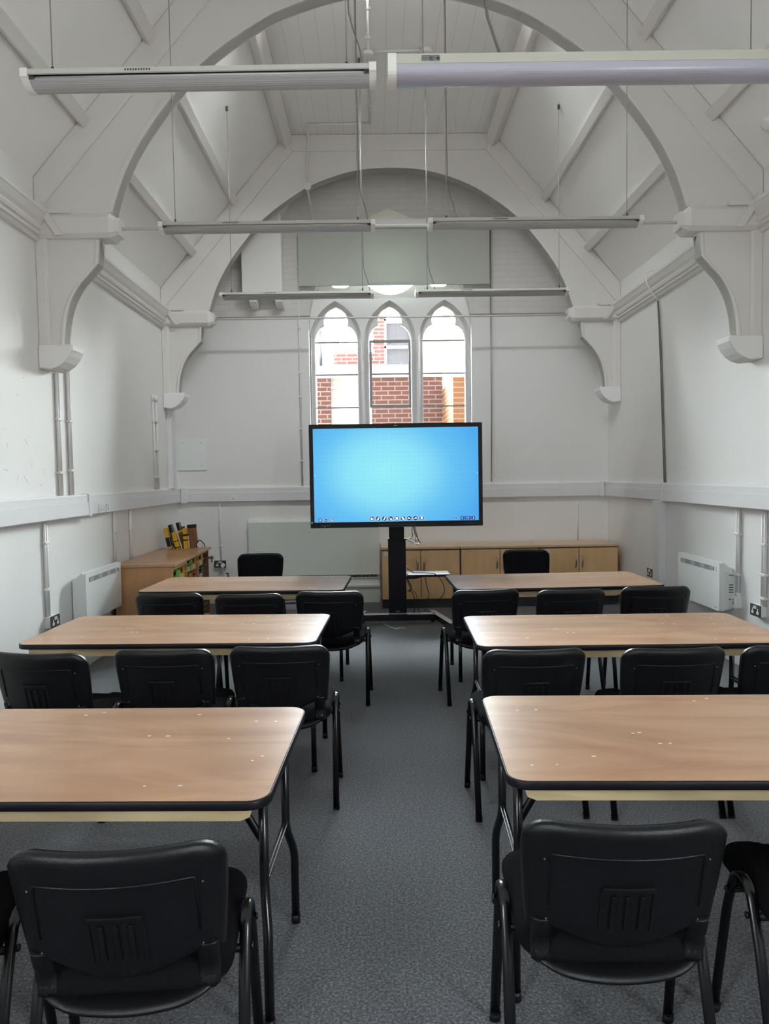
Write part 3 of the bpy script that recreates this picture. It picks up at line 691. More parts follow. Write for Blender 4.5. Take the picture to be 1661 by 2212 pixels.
# ------------------------------------------------------------------ pendant lamps
def roof_z(x):
    x = abs(x - XC); return ZT if x < FX1 - XC else ZT - (x - (FX1 - XC)) * (ZT - ZE) / (XR - FX1)
def louvre_lamp(label, xc, y, z, wires, flexside, L=1.51, rz=0., tilt=0.):
    """open fluorescent pendant: housing on top, tube in the slot, curved perforated reflector below"""
    r = thing('pendant_light', label, 'pendant light', (xc, y, z), rz, 'suspended fluorescent lamps')
    h = L / 2; e = .03
    b = B(); prism(b, [(-.040, .034), (-.074, .028), (-.080, .002), (-.074, -.001), (-.055, .012), (.055, .012), (.074, -.001), (.080, .002), (.074, .028), (.040, .034)], 'x', -h + .012, h - .012)
    obj('housing', b, 'lampgrey', r)
    b = B()
    for k in range(10): box(b, (-.30 + k * .011, -.0795, .010), (-.295 + k * .011, -.0755, .020))
    obj('vent_slot', b, 'slot', r)
    b = B(); prism(b, [(-.054, .0115), (-.03, .004), (.03, .004), (.054, .0115)], 'x', -h + e, h - e); obj('reflector', b, 'reflector', r)
    b = B(); cyl(b, (-h + e + .01, -.044, -.002), .010, L - 2 * e - .02, 'x', 12); obj('tube', b, 'tube', r)
    arc = [(.064 * q, -.013 - .031 * (1 - q * q)) for q in [-1 + i / 8 for i in range(17)]]
    b = B(); prism(b, arc + [(y_ * .96, z_ + .003) for y_, z_ in arc[::-1]], 'x', -h + e, h - e); obj('diffuser', b, 'perf', r)
    capp = [(-.040, .037), (-.082, .030), (-.082, -.010)] + [(.075 * q, -.012 - .036 * (1 - q * q)) for q in [-.95 + .19 * i for i in range(11)]] + [(.082, -.010), (.082, .030), (.040, .037)]
    for s in (-1, 1):
        b = B(); prism(b, capp, 'x', *sorted((s * h, s * (h - e)))); obj('end_cap', b, 'lampwhite', r, bevel=.004)
        b = B(); box(b, (min(s * (h - e), s * (h - e - .022)), -.064, -.016), (max(s * (h - e), s * (h - e - .022)), -.028, .008)); obj('lamp_holder', b, 'slot', r)
    for ch in r.children:
        for v in ch.data.vertices: v.co.y *= .88; v.co.z *= .84
    for wx in wires:
        zt = roof_z(xc + wx) - z
        b = B(); tube(b, [(wx, 0, .034), (wx, 0, zt)], .0028, 5); w = obj('suspension_wire', b, 'wire', r)
        b = B(); cyl(b, (wx, 0, .035), .007, .028, 'z', 8); obj('gripper', b, 'grip', w)
        b = B(); tube(b, [(wx - .03, 0, .055), (wx - .022, 0, .04), (wx - .012, 0, .036)], .0022, 5); obj('wire_tail', b, 'wire', w)
        b = B(); cyl(b, (wx, 0, zt - .045), .011, .042, 'z', 8); obj('ceiling_hook', b, 'grip', w)
    if flexside is not None:
        wx = flexside
        zt = roof_z(xc + wx) - z
        b = B(); tube(b, smooth_curve([(wx + .07, .0, .04), (wx + .055, .0, .12), (wx + .02, .006, .24), (wx + .01, .006, .4), (wx + .008, .006, zt * .6), (wx + .01, .006, zt)], 6), .003, 6); obj('flex', b, 'flex', r)
    return r
louvre_lamp('suspended fluorescent lamp closest to the viewer with perforated grey underside', -.700, 3.1, 3.262, (-.625, .605), .605, 1.46, math.radians(-.8))
louvre_lamp('suspended lamp of the middle pair, on the tray unit side', -.722, 5.1, 3.336, (-.643, .625), .625, 1.49, 0)
louvre_lamp('suspended lamp of the middle pair, on the cupboard side', 1.137, 5.1, 3.342, (-.617, .648), -.617, 1.49, 0)
louvre_lamp('small looking suspended lamp in front of the window, on the tray unit side', -.738, 7.1, 3.362, (-.637, .637), .637, 1.49, 0)
louvre_lamp('small looking suspended lamp in front of the window, on the cupboard side', 1.157, 7.1, 3.366, (-.626, .665), -.626, 1.49, 0)
# closed lamp with the clear diffuser
r = thing('pendant_light', 'suspended closed lamp with glossy lilac diffuser and a small printed rating label', 'pendant light', (.905, 3.02, 3.243), math.radians(-.3), 'suspended fluorescent lamps')
h = .83
b = B(); prism(b, [(-.056, .045), (-.062, .005), (.062, .005), (.056, .045)], 'x', -h + .02, h - .02); obj('housing', b, plain('beige_enamel', (.52, .51, .43), .4), r)
df = [(-.060, .005)] + [(-.060 * math.cos(a), -.004 - .042 * math.sin(a) ** .6) for a in [PI * i / 16 for i in range(0, 17)]] + [(.060, .005)]
b = B(); prism(b, df, 'x', -h + .03, h - .03); obj('diffuser', b, 'lilac', r)
cap = [(-.058, .048), (-.066, .005)] + [(-.066 * math.cos(a), -.004 - .046 * math.sin(a) ** .55) for a in [PI * i / 12 for i in range(0, 13)]] + [(.066, .005), (.058, .048)]
for s in (-1, 1):
    b = B(); prism(b, cap, 'x', *sorted((s * h, s * (h - .035)))); obj('end_cap', b, 'lampwhite', r, bevel=.005)
lb = B(); x0, y0 = -h + .165, -.099
def onface(b, xa, xb, za, zb, mi, off=.0012):
    f = lambda z: -.056 - (.075 - z) / .055 * .006 - off
    v = [b.verts.new((x, f(z), .005 + (z - .02) * .73)) for x, z in ((xa, za), (xb, za), (xb, zb), (xa, zb))]; b.faces.new(v).material_index = mi
onface(lb, x0 - .03, x0 + .045, .03, .064, 0)
for xa, xb, za, zb in ((-.028, .012, .058, .062), (.015, .04, .059, .062), (-.028, -.006, .050, .052), (-.028, -.004, .044, .046), (-.028, -.004, .038, .040), (.0, .018, .048, .055), (.0, .015, .040, .045), (.02, .026, .044, .051), (.0, .02, .033, .037), (.03, .042, .036, .054)):
    onface(lb, x0 + xa, x0 + xb, za, zb, 1, .0022)
obj('rating_label', lb, ['greyvent', 'slot'], r)
r['group'] = 'suspended fluorescent lamps'
for wx in (-.685, .66):
    zt = roof_z(.905 + wx) - 3.243
    b = B(); tube(b, [(wx, 0, .045), (wx, 0, zt)], .0028, 5); w = obj('suspension_wire', b, 'wire', r)
    b = B(); cyl(b, (wx, 0, .045), .007, .028, 'z', 8); obj('gripper', b, 'grip', w)
b = B(); tube(b, smooth_curve([(-.36, .0, .045), (-.40, .0, .16), (-.425, .0, .26), (-.43, .0, .5), (-.43, .0, roof_z(.45) - 3.243)], 6), .006, 6); obj('flex', b, 'flex', r)

# ------------------------------------------------------------------ heaters
def wall_heater(label, wall, y, z0=.43, w=.80, h=.41):
    r = thing('wall_heater', label, 'heater', ({'L': XL, 'R': XR}[wall], y, z0), {'L': PI / 2, 'R': -PI / 2}[wall], None)
    # local x along the wall, -y into the room
    b = B(); prism(b, [(-.012, .02), (-.10, .0), (-.115, .01), (-.115, h - .015), (-.09, h), (-.04, h - .045), (-.012, h - .05)], 'x', -w / 2, w / 2); obj('heater_body', b, 'heater', r, bevel=.004)
    b = B(); prism(b, rrect(-w / 2 - .004, 0.0, w / 2 + .004, h, .02, 4), 'y', -.125, -.114); obj('front_panel', b, 'heater', r, bevel=.004)
    side = -1 if wall == 'R' else 1
    b = B(); xa, xb = -w / 2 + .06, w / 2 - .055
    box(b, (xa, -.127, h - .085), (xb, -.124, h - .045), 0); n = 4
    for i in range(n): box(b, (xa + .02 + i * .19, -.128, h - .083), (xa + .10 + i * .19, -.1262, h - .047), 1)
    obj('louvre_grille', b, ['greyvent', plain('mid_grey_grille', (.40, .41, .40), .5)], r)
    b = B(); xs = xb - .05; box(b, (xs, -.131, h - .09), (xs + .06, -.124, h - .04), 0); box(b, (xs + .010, -.133, h - .08), (xs + .026, -.130, h - .048), 1); obj('control_window', b, ['heater', 'slot'], r)
    b = B(); box(b, (w / 2 - .07, -.1275, .022), (w / 2 - .04, -.125, .028)); obj('maker_badge', b, 'greyvent', r)
    b = B(); xw = w / 2 + .001
    box(b, (xw, -.07, .03), (xw + .025, -.004, h - .08), 0)
    for z in (.30, .22, .20, .18, .16, .10): box(b, (xw + .025, -.055, z), (xw + .027, -.02, z + .008), 1)
    obj('control_box', b, ['heater', 'slot'], r)
    return r
wall_heater('white electric panel heater on the tray unit wall, touching the tray unit', 'L', 6.26)
wall_heater('white electric panel heater on the wall under the dirty dado trunking', 'R', 6.26)
sh = thing('convector_heater', 'large pale green convector heater panel below the window behind the display', 'heater', (0, YF, 0))
b = B(); prism(b, [(-.001, .36), (-.07, .36), (-.07, 1.03), (-.035, 1.07), (-.001, 1.07)], 'x', -1.62, .03); obj('front_panel', b, 'heater2', sh)
b = B(); box(b, (-1.6, -.045, .31), (.03, -.001, .36), 0)
for i in range(32): box(b, (-1.595 + i * .05, -.075, .318), (-1.555 + i * .05, -.045, .352), 1)
box(b, (-1.62, -.08, .352), (.03, -.045, .36), 0); box(b, (-1.62, -.08, .31), (.03, -.045, .318), 0)
obj('air_grille', b, ['heater2', 'slot'], sh)
b = B(); prism(b, [(-.001, .0), (-.10, .0), (-.10, .195), (-.12, .20), (-.12, .222), (-.07, .235), (-.06, .31), (-.001, .31)], 'x', -1.62, .03); obj('lower_casing', b, 'heater2', sh)

# ------------------------------------------------------------------ low cupboards
def cupboard(label, x, sticker):
    w = .945
    r = thing('low_cupboard', label, 'cupboard', (x, 8.5, 0), 0, 'row of low cupboards under the window')
    b = B(); box(b, (0.004, .02, .115), (.022, .56, .71)); box(b, (w - .022, .02, .115), (w - .004, .56, .71)); box(b, (.022, .54, .115), (w - .022, .56, .71)); box(b, (.022, .02, .115), (w - .022, .54, .133)); box(b, (.024, .0185, .135), (w - .024, .0198, .708), 1); box(b, (.003, .0190, .116), (.0238, .0199, .709), 1); box(b, (w - .0238, .0190, .116), (w - .003, .0199, .709), 1); obj('carcass', b, ['beech', 'slot'], r)  # dark sheet behind the doors stands in for shade in the gaps
    b = B(); box(b, (.001, -.006, .712), (w - .001, .575, .738)); obj('worktop', b, 'beechtop', r, bevel=.003)
    b = B(); box(b, (.01, .05, .001), (w - .01, .54, .115)); obj('plinth', b, 'plinth', r)
    for s in (0, 1):
        xa = .010 + s * (w / 2 - .006); xb = xa + w / 2 - .014
        b = B(); box(b, (xa, -.0, .12), (xb, .018, .698)); d = obj('door', b, 'beech', r, bevel=.0015)
        hx = xb - .035 if s == 0 else xa + .035
        pts = smooth_curve([(hx - .003, -.002, .60), (hx, -.022, .585), (hx, -.026, .55), (hx + .003, -.014, .51), (hx - .003, -.008, .475), (hx, -.002, .47)], 5)
        b = B(); tube(b, pts, .005, 8, rx=.009); obj('handle', b, 'chrome', d)
        if s == 1:
            b = B(); cyl(b, (hx, -.005, .44), .008, .006, 'y', 14); obj('keyhole', b, 'chrome', d)
        if s == 0 and sticker:
            b = B(); sx = xa + .03; z = .665
            pl = [(sx, z - .018), (sx + .075, z - .02), (sx + .07, z - .005), (sx + .08, z + .004), (sx + .074, z + .018), (sx + .004, z + .02), (sx - .004, z + .004)]
            prism(b, pl, 'y', -.0018, -.0002, 0)
            tube(b, [(sx + .01, -.002, z - .004), (sx + .022, -.002, z + .005), (sx + .03, -.002, z - .004), (sx + .045, -.002, z + .006), (sx + .055, -.002, z - .002)], .0012, 4, mi=1)
            obj('paper_label', b, ['label', 'ink'], d)
    return r
cupboard('low beech cupboard with a torn white label, partly behind the display stand', .045, True)
cupboard('low beech cupboard in the middle of the row, behind the single black chair', .991, False)
cupboard('low beech cupboard with a label on its door, standing in the corner', 1.937, True)

# ------------------------------------------------------------------ interactive display on its stand
D = thing('interactive_display', 'big interactive touchscreen showing a blue page, on a black wheeled stand', 'screen', (.212, 7.55, 0))
zc_, hw, hh = 1.597, .905, .541
b = B()
plate(b, rrect(-hw, zc_ - hh, hw, zc_ + hh, .008, 2), [[(-.865, zc_ - .483), (.865, zc_ - .483), (.865, zc_ + .497), (-.865, zc_ + .497)]], -.03, .0)
box(b, (-hw + .01, 0, zc_ - hh + .01), (hw - .01, .06, zc_ + hh - .01))
bz = obj('bezel', b, 'bezel', D)
b = B(); prism(b, rrect(-.19, zc_ - hh + .004, .19, zc_ - hh + .026, .011, 4), 'y', -.034, -.03); obj('pen_tray', b, 'bezel', bz)
b = B()
tube(b, [(p[0], -.0305, p[1]) for p in rrect(-.193, zc_ - hh + .002, .193, zc_ - hh + .028, .012, 4)], .0009, 4, closed=True)
for i, (x, w) in enumerate(((-.80, .006), (-.783, .012), (-.76, .01), (-.735, .012), (-.71, .008))): box(b, (x, -.0312, zc_ - hh + .022), (x + w, -.03, zc_ - hh + .028))
box(b, (-.765, -.0312, zc_ - hh + .012), (-.75, -.03, zc_ - hh + .018))
for x in (.68, .705, .727, .745, .765, .785): box(b, (x, -.0312, zc_ - hh + .026), (x + .005, -.03, zc_ - hh + .030))
box(b, (-hw + .006, -.0312, zc_ - hh + .05), (-hw + .024, -.03, zc_ - hh + .068))
# small pale word-mark in the top edge
box(b, (-.016, -.0312, zc_ + hh - .024), (.012, -.03, zc_ + hh - .018)); prism(b, [(.008, zc_ + hh - .022), (.02, zc_ + hh - .013), (.02, zc_ + hh - .017), (.012, zc_ + hh - .024)], 'y', -.0312, -.03)
obj('printed_marks', b, 'led', bz)
b = B(); box(b, (-.866, -.012, zc_ - .484), (.866, -.004, zc_ + .498))
for v in b.verts: v.co.z -= zc_
scr = obj('screen', b, 'screen', D, loc=(0, 0, zc_))
def icon(x, z, r, glyph, square=False, name='toolbar_icon', mat='icon_blue'):
    b = B(); y = -.0122
    if square: prism(b, rrect(x - r, z - r, x + r, z + r, r * .15, 2), 'y', y - .0006, y, 0)
    else:
        cyl(b, (x, y - .0006, z), r, .0006, 'y', 22, mi=0)
        cyl(b, (x, y - .0003, z), r * 1.2, .0003, 'y', 22, mi=2)
    for poly in glyph: prism(b, [(x + px * r, z + pz * r) for px, pz in poly], 'y', y - .0012, y - .0007, 1)
    return obj(name, b, [mat, 'icon_white', 'icon_ring'], scr)
bar = lambda z: [(-.6, z - .12), (.6, z - .12), (.6, z + .12), (-.6, z + .12)]
zi = 1.125 - zc_
leaf = [(-.55, -.75), (-.4, -.1), (.1, .55), (.6, .75), (.45, .0), (.1, -.55)]
pen = [(-.5, -.8), (-.35, -.1), (.05, .35), (.0, .65), (.3, .75), (.65, .35), (.3, .1), (.15, -.45)]
hand = [(-.65, .55), (-.5, .6), (-.15, .1), (.5, .1), (.65, -.3), (.5, -.7), (.0, -.75), (-.35, -.3), (-.3, -.05)]
arrl = [(-.75, .0), (-.1, .55), (-.05, .25), (.4, .1), (.75, -.4), (.2, -.25), (-.05, -.2), (-.1, -.45)]
bag = [(-.45, .35), (-.4, -.65), (.4, -.65), (.45, .35), (.65, .35), (.6, .55), (.25, .6), (.2, .8), (-.2, .8), (-.25, .6), (-.6, .55), (-.65, .35)]
bucket = [(-.65, -.1), (-.45, .15), (-.4, .7), (.1, .45), (.65, .15), (.75, -.4), (.4, -.2), (.2, -.75), (-.3, -.6)]
sq4 = [(-.6, -.6), (-.05, -.5), (.6, -.6), (.5, 0), (.6, .6), (0, .5), (-.6, .6), (-.5, 0)]
fist = [(-.6, .65), (.2, .7), (.25, .1), (.6, .0), (.65, -.4), (.3, -.75), (-.2, -.6), (-.5, -.15), (-.2, .05), (-.6, .2)]
page = [(-.45, -.6), (.45, -.6), (.45, .3), (.1, .6), (-.45, .6)]
chev = [(-.6, .2), (-.35, .35), (0, .0), (.35, .35), (.6, .2), (0, -.45)]
plus = [(-.15, -.5), (.15, -.5), (.15, -.15), (.5, -.15), (.5, .15), (.15, .15), (.15, .5), (-.15, .5), (-.15, .15), (-.5, .15), (-.5, -.15), (-.15, -.15)]
icon(-.805, zi + .012, .0165, [bar(.45), bar(0), bar(-.45)], True)
icon(-.743, zi + .012, .0165, [chev]); icon(-.679, zi + .012, .0165, [page])
for i, g in enumerate((bucket, leaf, pen, hand, sq4, fist, arrl, [(-x, z) for x, z in arrl][::-1], bag)): icon(-.262 + i * .0655, zi + .020, .0245, [g])
icon(.617, zi + .014, .0145, [plus])
icon(.691, zi + .013, .0185, [[(.35, .6), (.1, .7), (-.5, 0), (.1, -.7), (.35, -.6), (-.1, 0)]], True)
icon(.808, zi + .013, .0185, [[(-.35, .6), (-.1, .7), (.5, 0), (-.1, -.7), (-.35, -.6), (.1, 0)]], True)
b = B(); prism(b, rrect(.712, zi - .0055, .787, zi + .0315, .002, 2), 'y', -.0128, -.0122); obj('page_counter', b, 'icon_mid', scr)
def text_mesh(s, size, name, mat, parent, loc, rot):
    cu = bpy.data.curves.new('txt', 'FONT'); cu.body = s; cu.size = size; cu.align_x = 'CENTER'; cu.align_y = 'CENTER'; cu.extrude = .0003
    to = bpy.data.objects.new('txt', cu); COL.objects.link(to)
    me = bpy.data.meshes.new_from_object(to.evaluated_get(bpy.context.evaluated_depsgraph_get()))
    bpy.data.objects.remove(to); bpy.data.curves.remove(cu)
    me.materials.clear(); me.materials.append(M[mat])
    o = bpy.data.objects.new(name, me); COL.objects.link(o); o.parent = parent; o.location = loc; o.rotation_euler = rot; return o
text_mesh('1/1', .026, 'page_number', 'icon_white', scr, (.7495, -.0136, zi + .013), (PI / 2, 0, 0))
for s, x in ((1, -.852), (-1, .852)):
    b = B(); prism(b, [(x - .004 * s, .005), (x + .005 * s, .012), (x - .004 * s, .019)], 'y', -.0128, -.0122); obj('edge_arrow', b, 'icon_white', scr)
# stand
b = B(); box(b, (-.083, .062, .90), (.078, .15, 1.30)); box(b, (-.2, .06, 1.3), (.2, .10, 1.9)); obj('upper_column', b, 'standblack', D, bevel=.004)
b = B(); box(b, (-.095, .05, .125), (.093, .16, .925)); cl = obj('lower_column', b, 'standblack', D, bevel=.004)
b = B(); box(b, (-.02, .0485, .142), (.012, .0499, .149)); prism(b, [(.008, .144), (.022, .153), (.022, .149), (.012, .142)], 'y', .0485, .0499); obj('printed_marks', b, 'led', cl)
b = B(); box(b, (-.098, .045, .113), (.096, .165, .125)); obj('foot_plate', b, 'silver', D)
b = B(); box(b, (-.37, .0, .055), (.41, .11, .118), 0); box(b, (-.36, .005, .118), (-.10, .105, .120), 1); box(b, (.098, .005, .118), (.40, .105, .120), 1); obj('crossbar', b, ['black', 'silver'], D, bevel=.003)
for s in (-1, 1):
    b = B(); p0 = Vector((s * .368, .24, 0)); p1 = Vector((s * .535, -.48, 0)); dv = (p1 - p0).normalized(); sd_ = Vector((dv.y, -dv.x, 0)) * .034
    q = [p0 + sd_, p1 + sd_, p1 - sd_, p0 - sd_]
    prism(b, [(v.x, v.y) for v in q], 'z', .062, .118, 0); prism(b, [(v.x * .998, v.y) for v in q], 'z', .118, .120, 1); lg = obj('leg', b, ['black', 'silver'], D)
    for p in (p0 - dv * -.06, p1 - dv * .06):
        b = B(); cyl(b, (p.x - .02, p.y, .031), .03, .04, 'x', 18); box(b, (p.x - .026, p.y - .02, .03), (p.x + .026, p.y + .02, .062)); obj('caster', b, 'black', lg)
b = B(); box(b, (.1, .02, .525), (.56, .34, .537), 0); box(b, (.1, .01, .515), (.56, .02, .54), 1); sf = obj('shelf', b, ['silver', 'black'], D)
b = B(); prism(b, [(.09, .515), (.32, .515), (.18, .485), (.09, .485)], 'y', .08, .14); obj('shelf_bracket', b, 'black', sf)
b = B(); tube(b, [(.105, .02, .54), (.112, .01, .565)], .004, 6); obj('shelf_clip', b, 'silver', sf)
def cable(pts, r=.004, plug=False):
    b = B(); tube(b, smooth_curve(pts, 7), r, 6)
    if plug:
        p = Vector(pts[-1]); d = (p - Vector(pts[-2])).normalized(); tube(b, [p - d * .004, p + d * .045], .011, 8)
    return obj('cable', b, 'black', D)
cable([(.165, .07, 1.06), (.163, .07, .99), (.168, .07, .955), (.15, .07, .93), (.10, .07, .915), (.085, .08, .90)], .004)
cable([(.18, .07, 1.06), (.20, .06, .97), (.235, .06, .90), (.25, .06, .875), (.22, .06, .862), (.17, .07, .875), (.10, .07, .915)], .0035)
cable([(.19, .07, 1.06), (.215, .06, .95), (.225, .06, .90), (.19, .06, .905), (.15, .07, .92), (.11, .07, .92)], .0035)
cable([(.175, .07, 1.06), (.19, .065, .98), (.20, .06, .92), (.195, .06, .88), (.16, .06, .895), (.13, .07, .91)], .003)
cable([(.095, .05, .62), (.12, .02, .60), (.17, .0, .565), (.24, .02, .56), (.34, .01, .555), (.40, -.01, .545), (.455, -.02, .49), (.49, -.02, .40), (.48, -.02, .33), (.44, -.02, .285)], .0045, True)
cable([(.30, .10, .515), (.305, .10, .46), (.32, .10, .38), (.335, .10, .32), (.325, .10, .25), (.31, .10, .19), (.295, .09, .13)], .004)
for dx in (0, .012, .02): cable([(.098, .08, .50), (.115 + dx, .06, .44), (.13 + dx, .06, .39), (.12 + dx * .5, .06, .36), (.105, .07, .37)], .004)
cable([(.115, .06, .36), (.15, .05, .35), (.175, .05, .30), (.18, .05, .22), (.17, .05, .124)], .0045)
cable([(.12, .06, .37), (.17, .05, .36), (.20, .05, .31), (.21, .05, .22), (.22, .05, .15), (.235, .05, .124)], .0035)
b = B(); tube(b, smooth_curve([(.06, -.15, .004), (.02, -.12, .006), (-.03, -.16, .004), (-.10, -.05, .006), (-.16, .1, .005)], 6), .004, 6)
tag(obj('floor_cable', b, 'whitep', loc=(.212, 7.55, 0)), 'thin white cable lying on the carpet under the display stand', 'cable')

# ------------------------------------------------------------------ tray storage unit
U = thing('tray_storage_unit', 'brown wooden tray storage unit against the side wall near the window', 'storage unit', (-2.46, 6.70, 0), math.radians(1.5))
UW, UL = .54, 1.62
boxobj('worktop', (0, -.02, .775), (UW + .03, UL + .02, .80), 'browntop', U, .003)
boxobj('end_panel', (0.005, 0, .03), (UW, .02, .774), 'brownside', U, .001)
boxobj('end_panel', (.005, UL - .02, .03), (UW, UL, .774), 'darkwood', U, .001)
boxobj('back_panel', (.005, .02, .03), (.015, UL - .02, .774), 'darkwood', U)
boxobj('base_board', (.005, .001, .002), (UW, UL - .001, .03), 'brownside', U)
boxobj('front_rail', (UW - .025, .021, .735), (UW - .003, .56, .774), 'brownside', U)
ys = [.02, .57, 1.10, UL - .02]
for y in ys[1:3]: boxobj('divider', (.016, y - .01, .031), (UW - .002, y + .01, .773), 'brownside', U)
b = B(); box(b, (UW + .002, UL - .02, .66), (UW + .06, UL - .012, .69)); box(b, (UW + .03, UL - .022, .62), (UW + .05, UL - .010, .70)); obj('hinge', b, 'chrome', U)
ztop = .73
rows = {0: [('green', 'lime green tray, topmost of the column at the near end of the unit'), ('green', 'lime green tray, second down in the column at the near end')],
        1: [('yellow', 'yellow tray, topmost, beside the lime green trays at the near end'), ('yellow', 'yellow tray, second down, beside the lime green trays at the near end')],
        2: [('green', 'green tray, topmost of the first column past the near divider'), ('yellow', 'yellow tray under the green tray past the near divider'), ('blue', 'blue tray under the yellow tray past the near divider')],
        3: [('yellow', 'yellow tray, topmost in the middle bay above the red tray'), ('red', 'red tray in the middle bay between yellow and grey trays'), ('grey', 'pale grey tray in the middle bay under the red tray')],
        4: [('yellow', 'yellow tray, topmost in the bay nearest the window'), ('dgreen', 'dark green tray in the bay nearest the window'), ('red', 'red tray under the dark green tray nearest the window'), ('blue', 'blue tray, lowest in the bay nearest the window')]}
colY = {0: (.03, .29), 1: (.30, .56), 2: (.585, .83), 3: (.84, 1.085), 4: (1.12, 1.585)}
def tray(kind, label, y0, y1, z):
    w = y1 - y0 - .012; yc = (y0 + y1) / 2
    r = bpy.data.objects.new('storage_tray', None); COL.objects.link(r); tag(r, label, 'tray', 'coloured trays in the storage unit')
    r.rotation_euler = (0, 0, math.radians(1.5)); Rm = Matrix.Rotation(math.radians(1.5), 3, 'Z')
    p = Rm @ Vector((0, yc, 0)); r.location = (-2.46 + p.x, 6.70 + p.y, z)
    b = B(); xf = UW + .0; d = .12
    box(b, (.05, -w / 2, 0), (xf - .03, w / 2, .006)); box(b, (.05, -w / 2, .006), (.058, w / 2, d)); box(b, (.058, -w / 2, .006), (xf - .03, -w / 2 + .006, d)); box(b, (.058, w / 2 - .006, .006), (xf - .03, w / 2, d))
    # front: sides stand up and a dip in the middle, with a lip that flares out
    fr = [(-w / 2, 0.0), (w / 2, 0.0), (w / 2, d), (w * .28, d), (w * .2, d * .62), (-w * .2, d * .62), (-w * .28, d), (-w / 2, d)]
    prism(b, fr, 'x', xf - .03, xf - .022)
    for a in (-1, 1): prism(b, [(xf - .026, d - .012), (xf + .022, d + .016), (xf + .022, d + .022), (xf - .026, d)], 'y', *sorted((a * w / 2, a * w * .24)))
    prism(b, [(xf - .026, d * .50), (xf + .012, d * .62), (xf + .012, d * .68), (xf - .026, d * .62)], 'y', -w * .24, w * .24)
    obj('tray_body', b, kind, r)
    b = B(); box(b, (xf - .0215, -.04, .018), (xf - .014, .04, .065), 0)
    for zz in (.05, .038, .028): box(b, (xf - .0142, -.025, zz), (xf - .0136, .02, zz + .004), 1)
    obj('name_label', b, ['label', 'greyvent'], r)
for c, lst in rows.items():
    z = .595 if c < 2 else .625
    for kd, lab in lst:
        y0, y1 = colY[c]; 
        if c == 4: y0, y1 = 1.12, 1.42
        tray(kd, lab, y0, y1, z); z -= .142
tray('green', 'green tray low down in the bay nearest the window, seen under the table', 1.12, 1.42, .05)

# tools and boards standing on the tray unit
def case(label, x, y, z, w, d, h, lean, mats, rz=0., group='slim yellow and black cases on the tray unit', name='slim_case', cat='case', bands=None):
    r = thing(name, label, cat, (x, y, z), rz, group); r.rotation_euler = (0, lean, rz)
    b = B(); box(b, (-w / 2, -d / 2, 0), (w / 2, d / 2, h), 0); obj('case_body', b, mats[0], r, bevel=.004)
    for za, zb, m in (bands or ()):
        b = B(); box(b, (-w / 2 - .003, -d / 2 - .003, h * za), (w / 2 + .003, d / 2 + .003, h * zb)); obj('band', b, m, r, bevel=.003)
    return r
zu = .802
case('slim yellow case with black lower half, leaning against the wall on the tray unit', -2.345, 8.16, zu, .042, .06, .245, math.radians(-13), ['yellow'], bands=((.12, .55, 'black'),))
case('tall dark case leaning, first behind the yellow ones on the tray unit', -2.275, 8.20, zu, .042, .06, .285, math.radians(-17), ['black'], bands=((.0, .42, 'yellow'),))
case('slim yellow framed case in the middle of the group on the tray unit', -2.245, 8.12, zu, .045, .06, .20, math.radians(-15), ['yellow'], bands=((.08, .14, 'black'), (.45, .50, 'black')))
case('tallest black topped case in the group on the tray unit', -2.20, 8.22, zu, .042, .06, .305, math.radians(-14), ['black'], bands=((.15, .62, 'darkwood'), (.62, .70, 'yellow')))
case('upright yellow case with black slot, at the board end of the group', -2.165, 8.14, zu, .045, .06, .235, math.radians(-2), ['yellow'], bands=((.40, .46, 'black'), (.62, .72, 'black')))
case('brown board with black top edge standing behind the yellow cases', -2.10, 8.24, zu, .10, .02, .27, math.radians(-5), ['woodbrown'], group=None, name='wooden_board', cat='board', bands=((.86, 1.0, 'black'),))
case('thin yellow case leaning between the dark ones on the tray unit', -2.318, 8.262, zu, .026, .03, .23, math.radians(-19), ['yellow'], bands=((.0, .3, 'black'),))
case('narrow brown board leaning among the yellow cases on the tray unit', -2.20, 8.285, zu, .05, .018, .25, math.radians(-9), ['woodbrown'], group=None, name='wooden_board', cat='board')
r = thing('round_gadget', 'small cream disc with a black curved band beside the brown board on the tray unit', 'gadget', (-2.03, 8.22, zu))
b = B(); tube(b, smooth_curve([(-.035, 0, .01), (-.035, .0, .05), (-.005, 0, .088), (.035, .0, .06), (.06, 0, .01)], 6), .005, 8); obj('curved_band', b, 'black', r)
b = B(); cyl(b, (.0, -.015, .035), .034, .03, 'y', 20); obj('disc', b, 'cream', r, bevel=.006)
# crates on the floor past the unit, a bottle on one of them
def crate(label, x, y, rz, l, w, h):
    r = thing('plastic_crate', label, 'crate', (x, y, .001), rz, None)
    b = B(); t_ = .008
    box(b, (-l / 2, -w / 2, 0), (l / 2, w / 2, .01))
    for zz, hh_ in ((.01, .05), (.085, .02), (.13, .02), (h - .05, .05)):
        box(b, (-l / 2, -w / 2, zz), (l / 2, -w / 2 + t_, zz + hh_)); box(b, (-l / 2, w / 2 - t_, zz), (l / 2, w / 2, zz + hh_)); box(b, (-l / 2, -w / 2 + t_, zz), (-l / 2 + t_, w / 2 - t_, zz + hh_)); box(b, (l / 2 - t_, -w / 2 + t_, zz), (l / 2, w / 2 - t_, zz + hh_))
    for sx in (-1, 0, 1):
        for sy in (-1, 1): box(b, (sx * (l / 2 - .015) - .015, sy * (w / 2 - t_ / 2) - .0035, .01), (sx * (l / 2 - .015) + .015, sy * (w / 2 - t_ / 2) + .0035, h))
    obj('crate_body', b, 'grey', r)
    b = B(); box(b, (-l / 2 - .008, -w / 2 - .008, h), (l / 2 + .008, w / 2 + .008, h + .012)); obj('lid', b, 'grey', r)
    return r
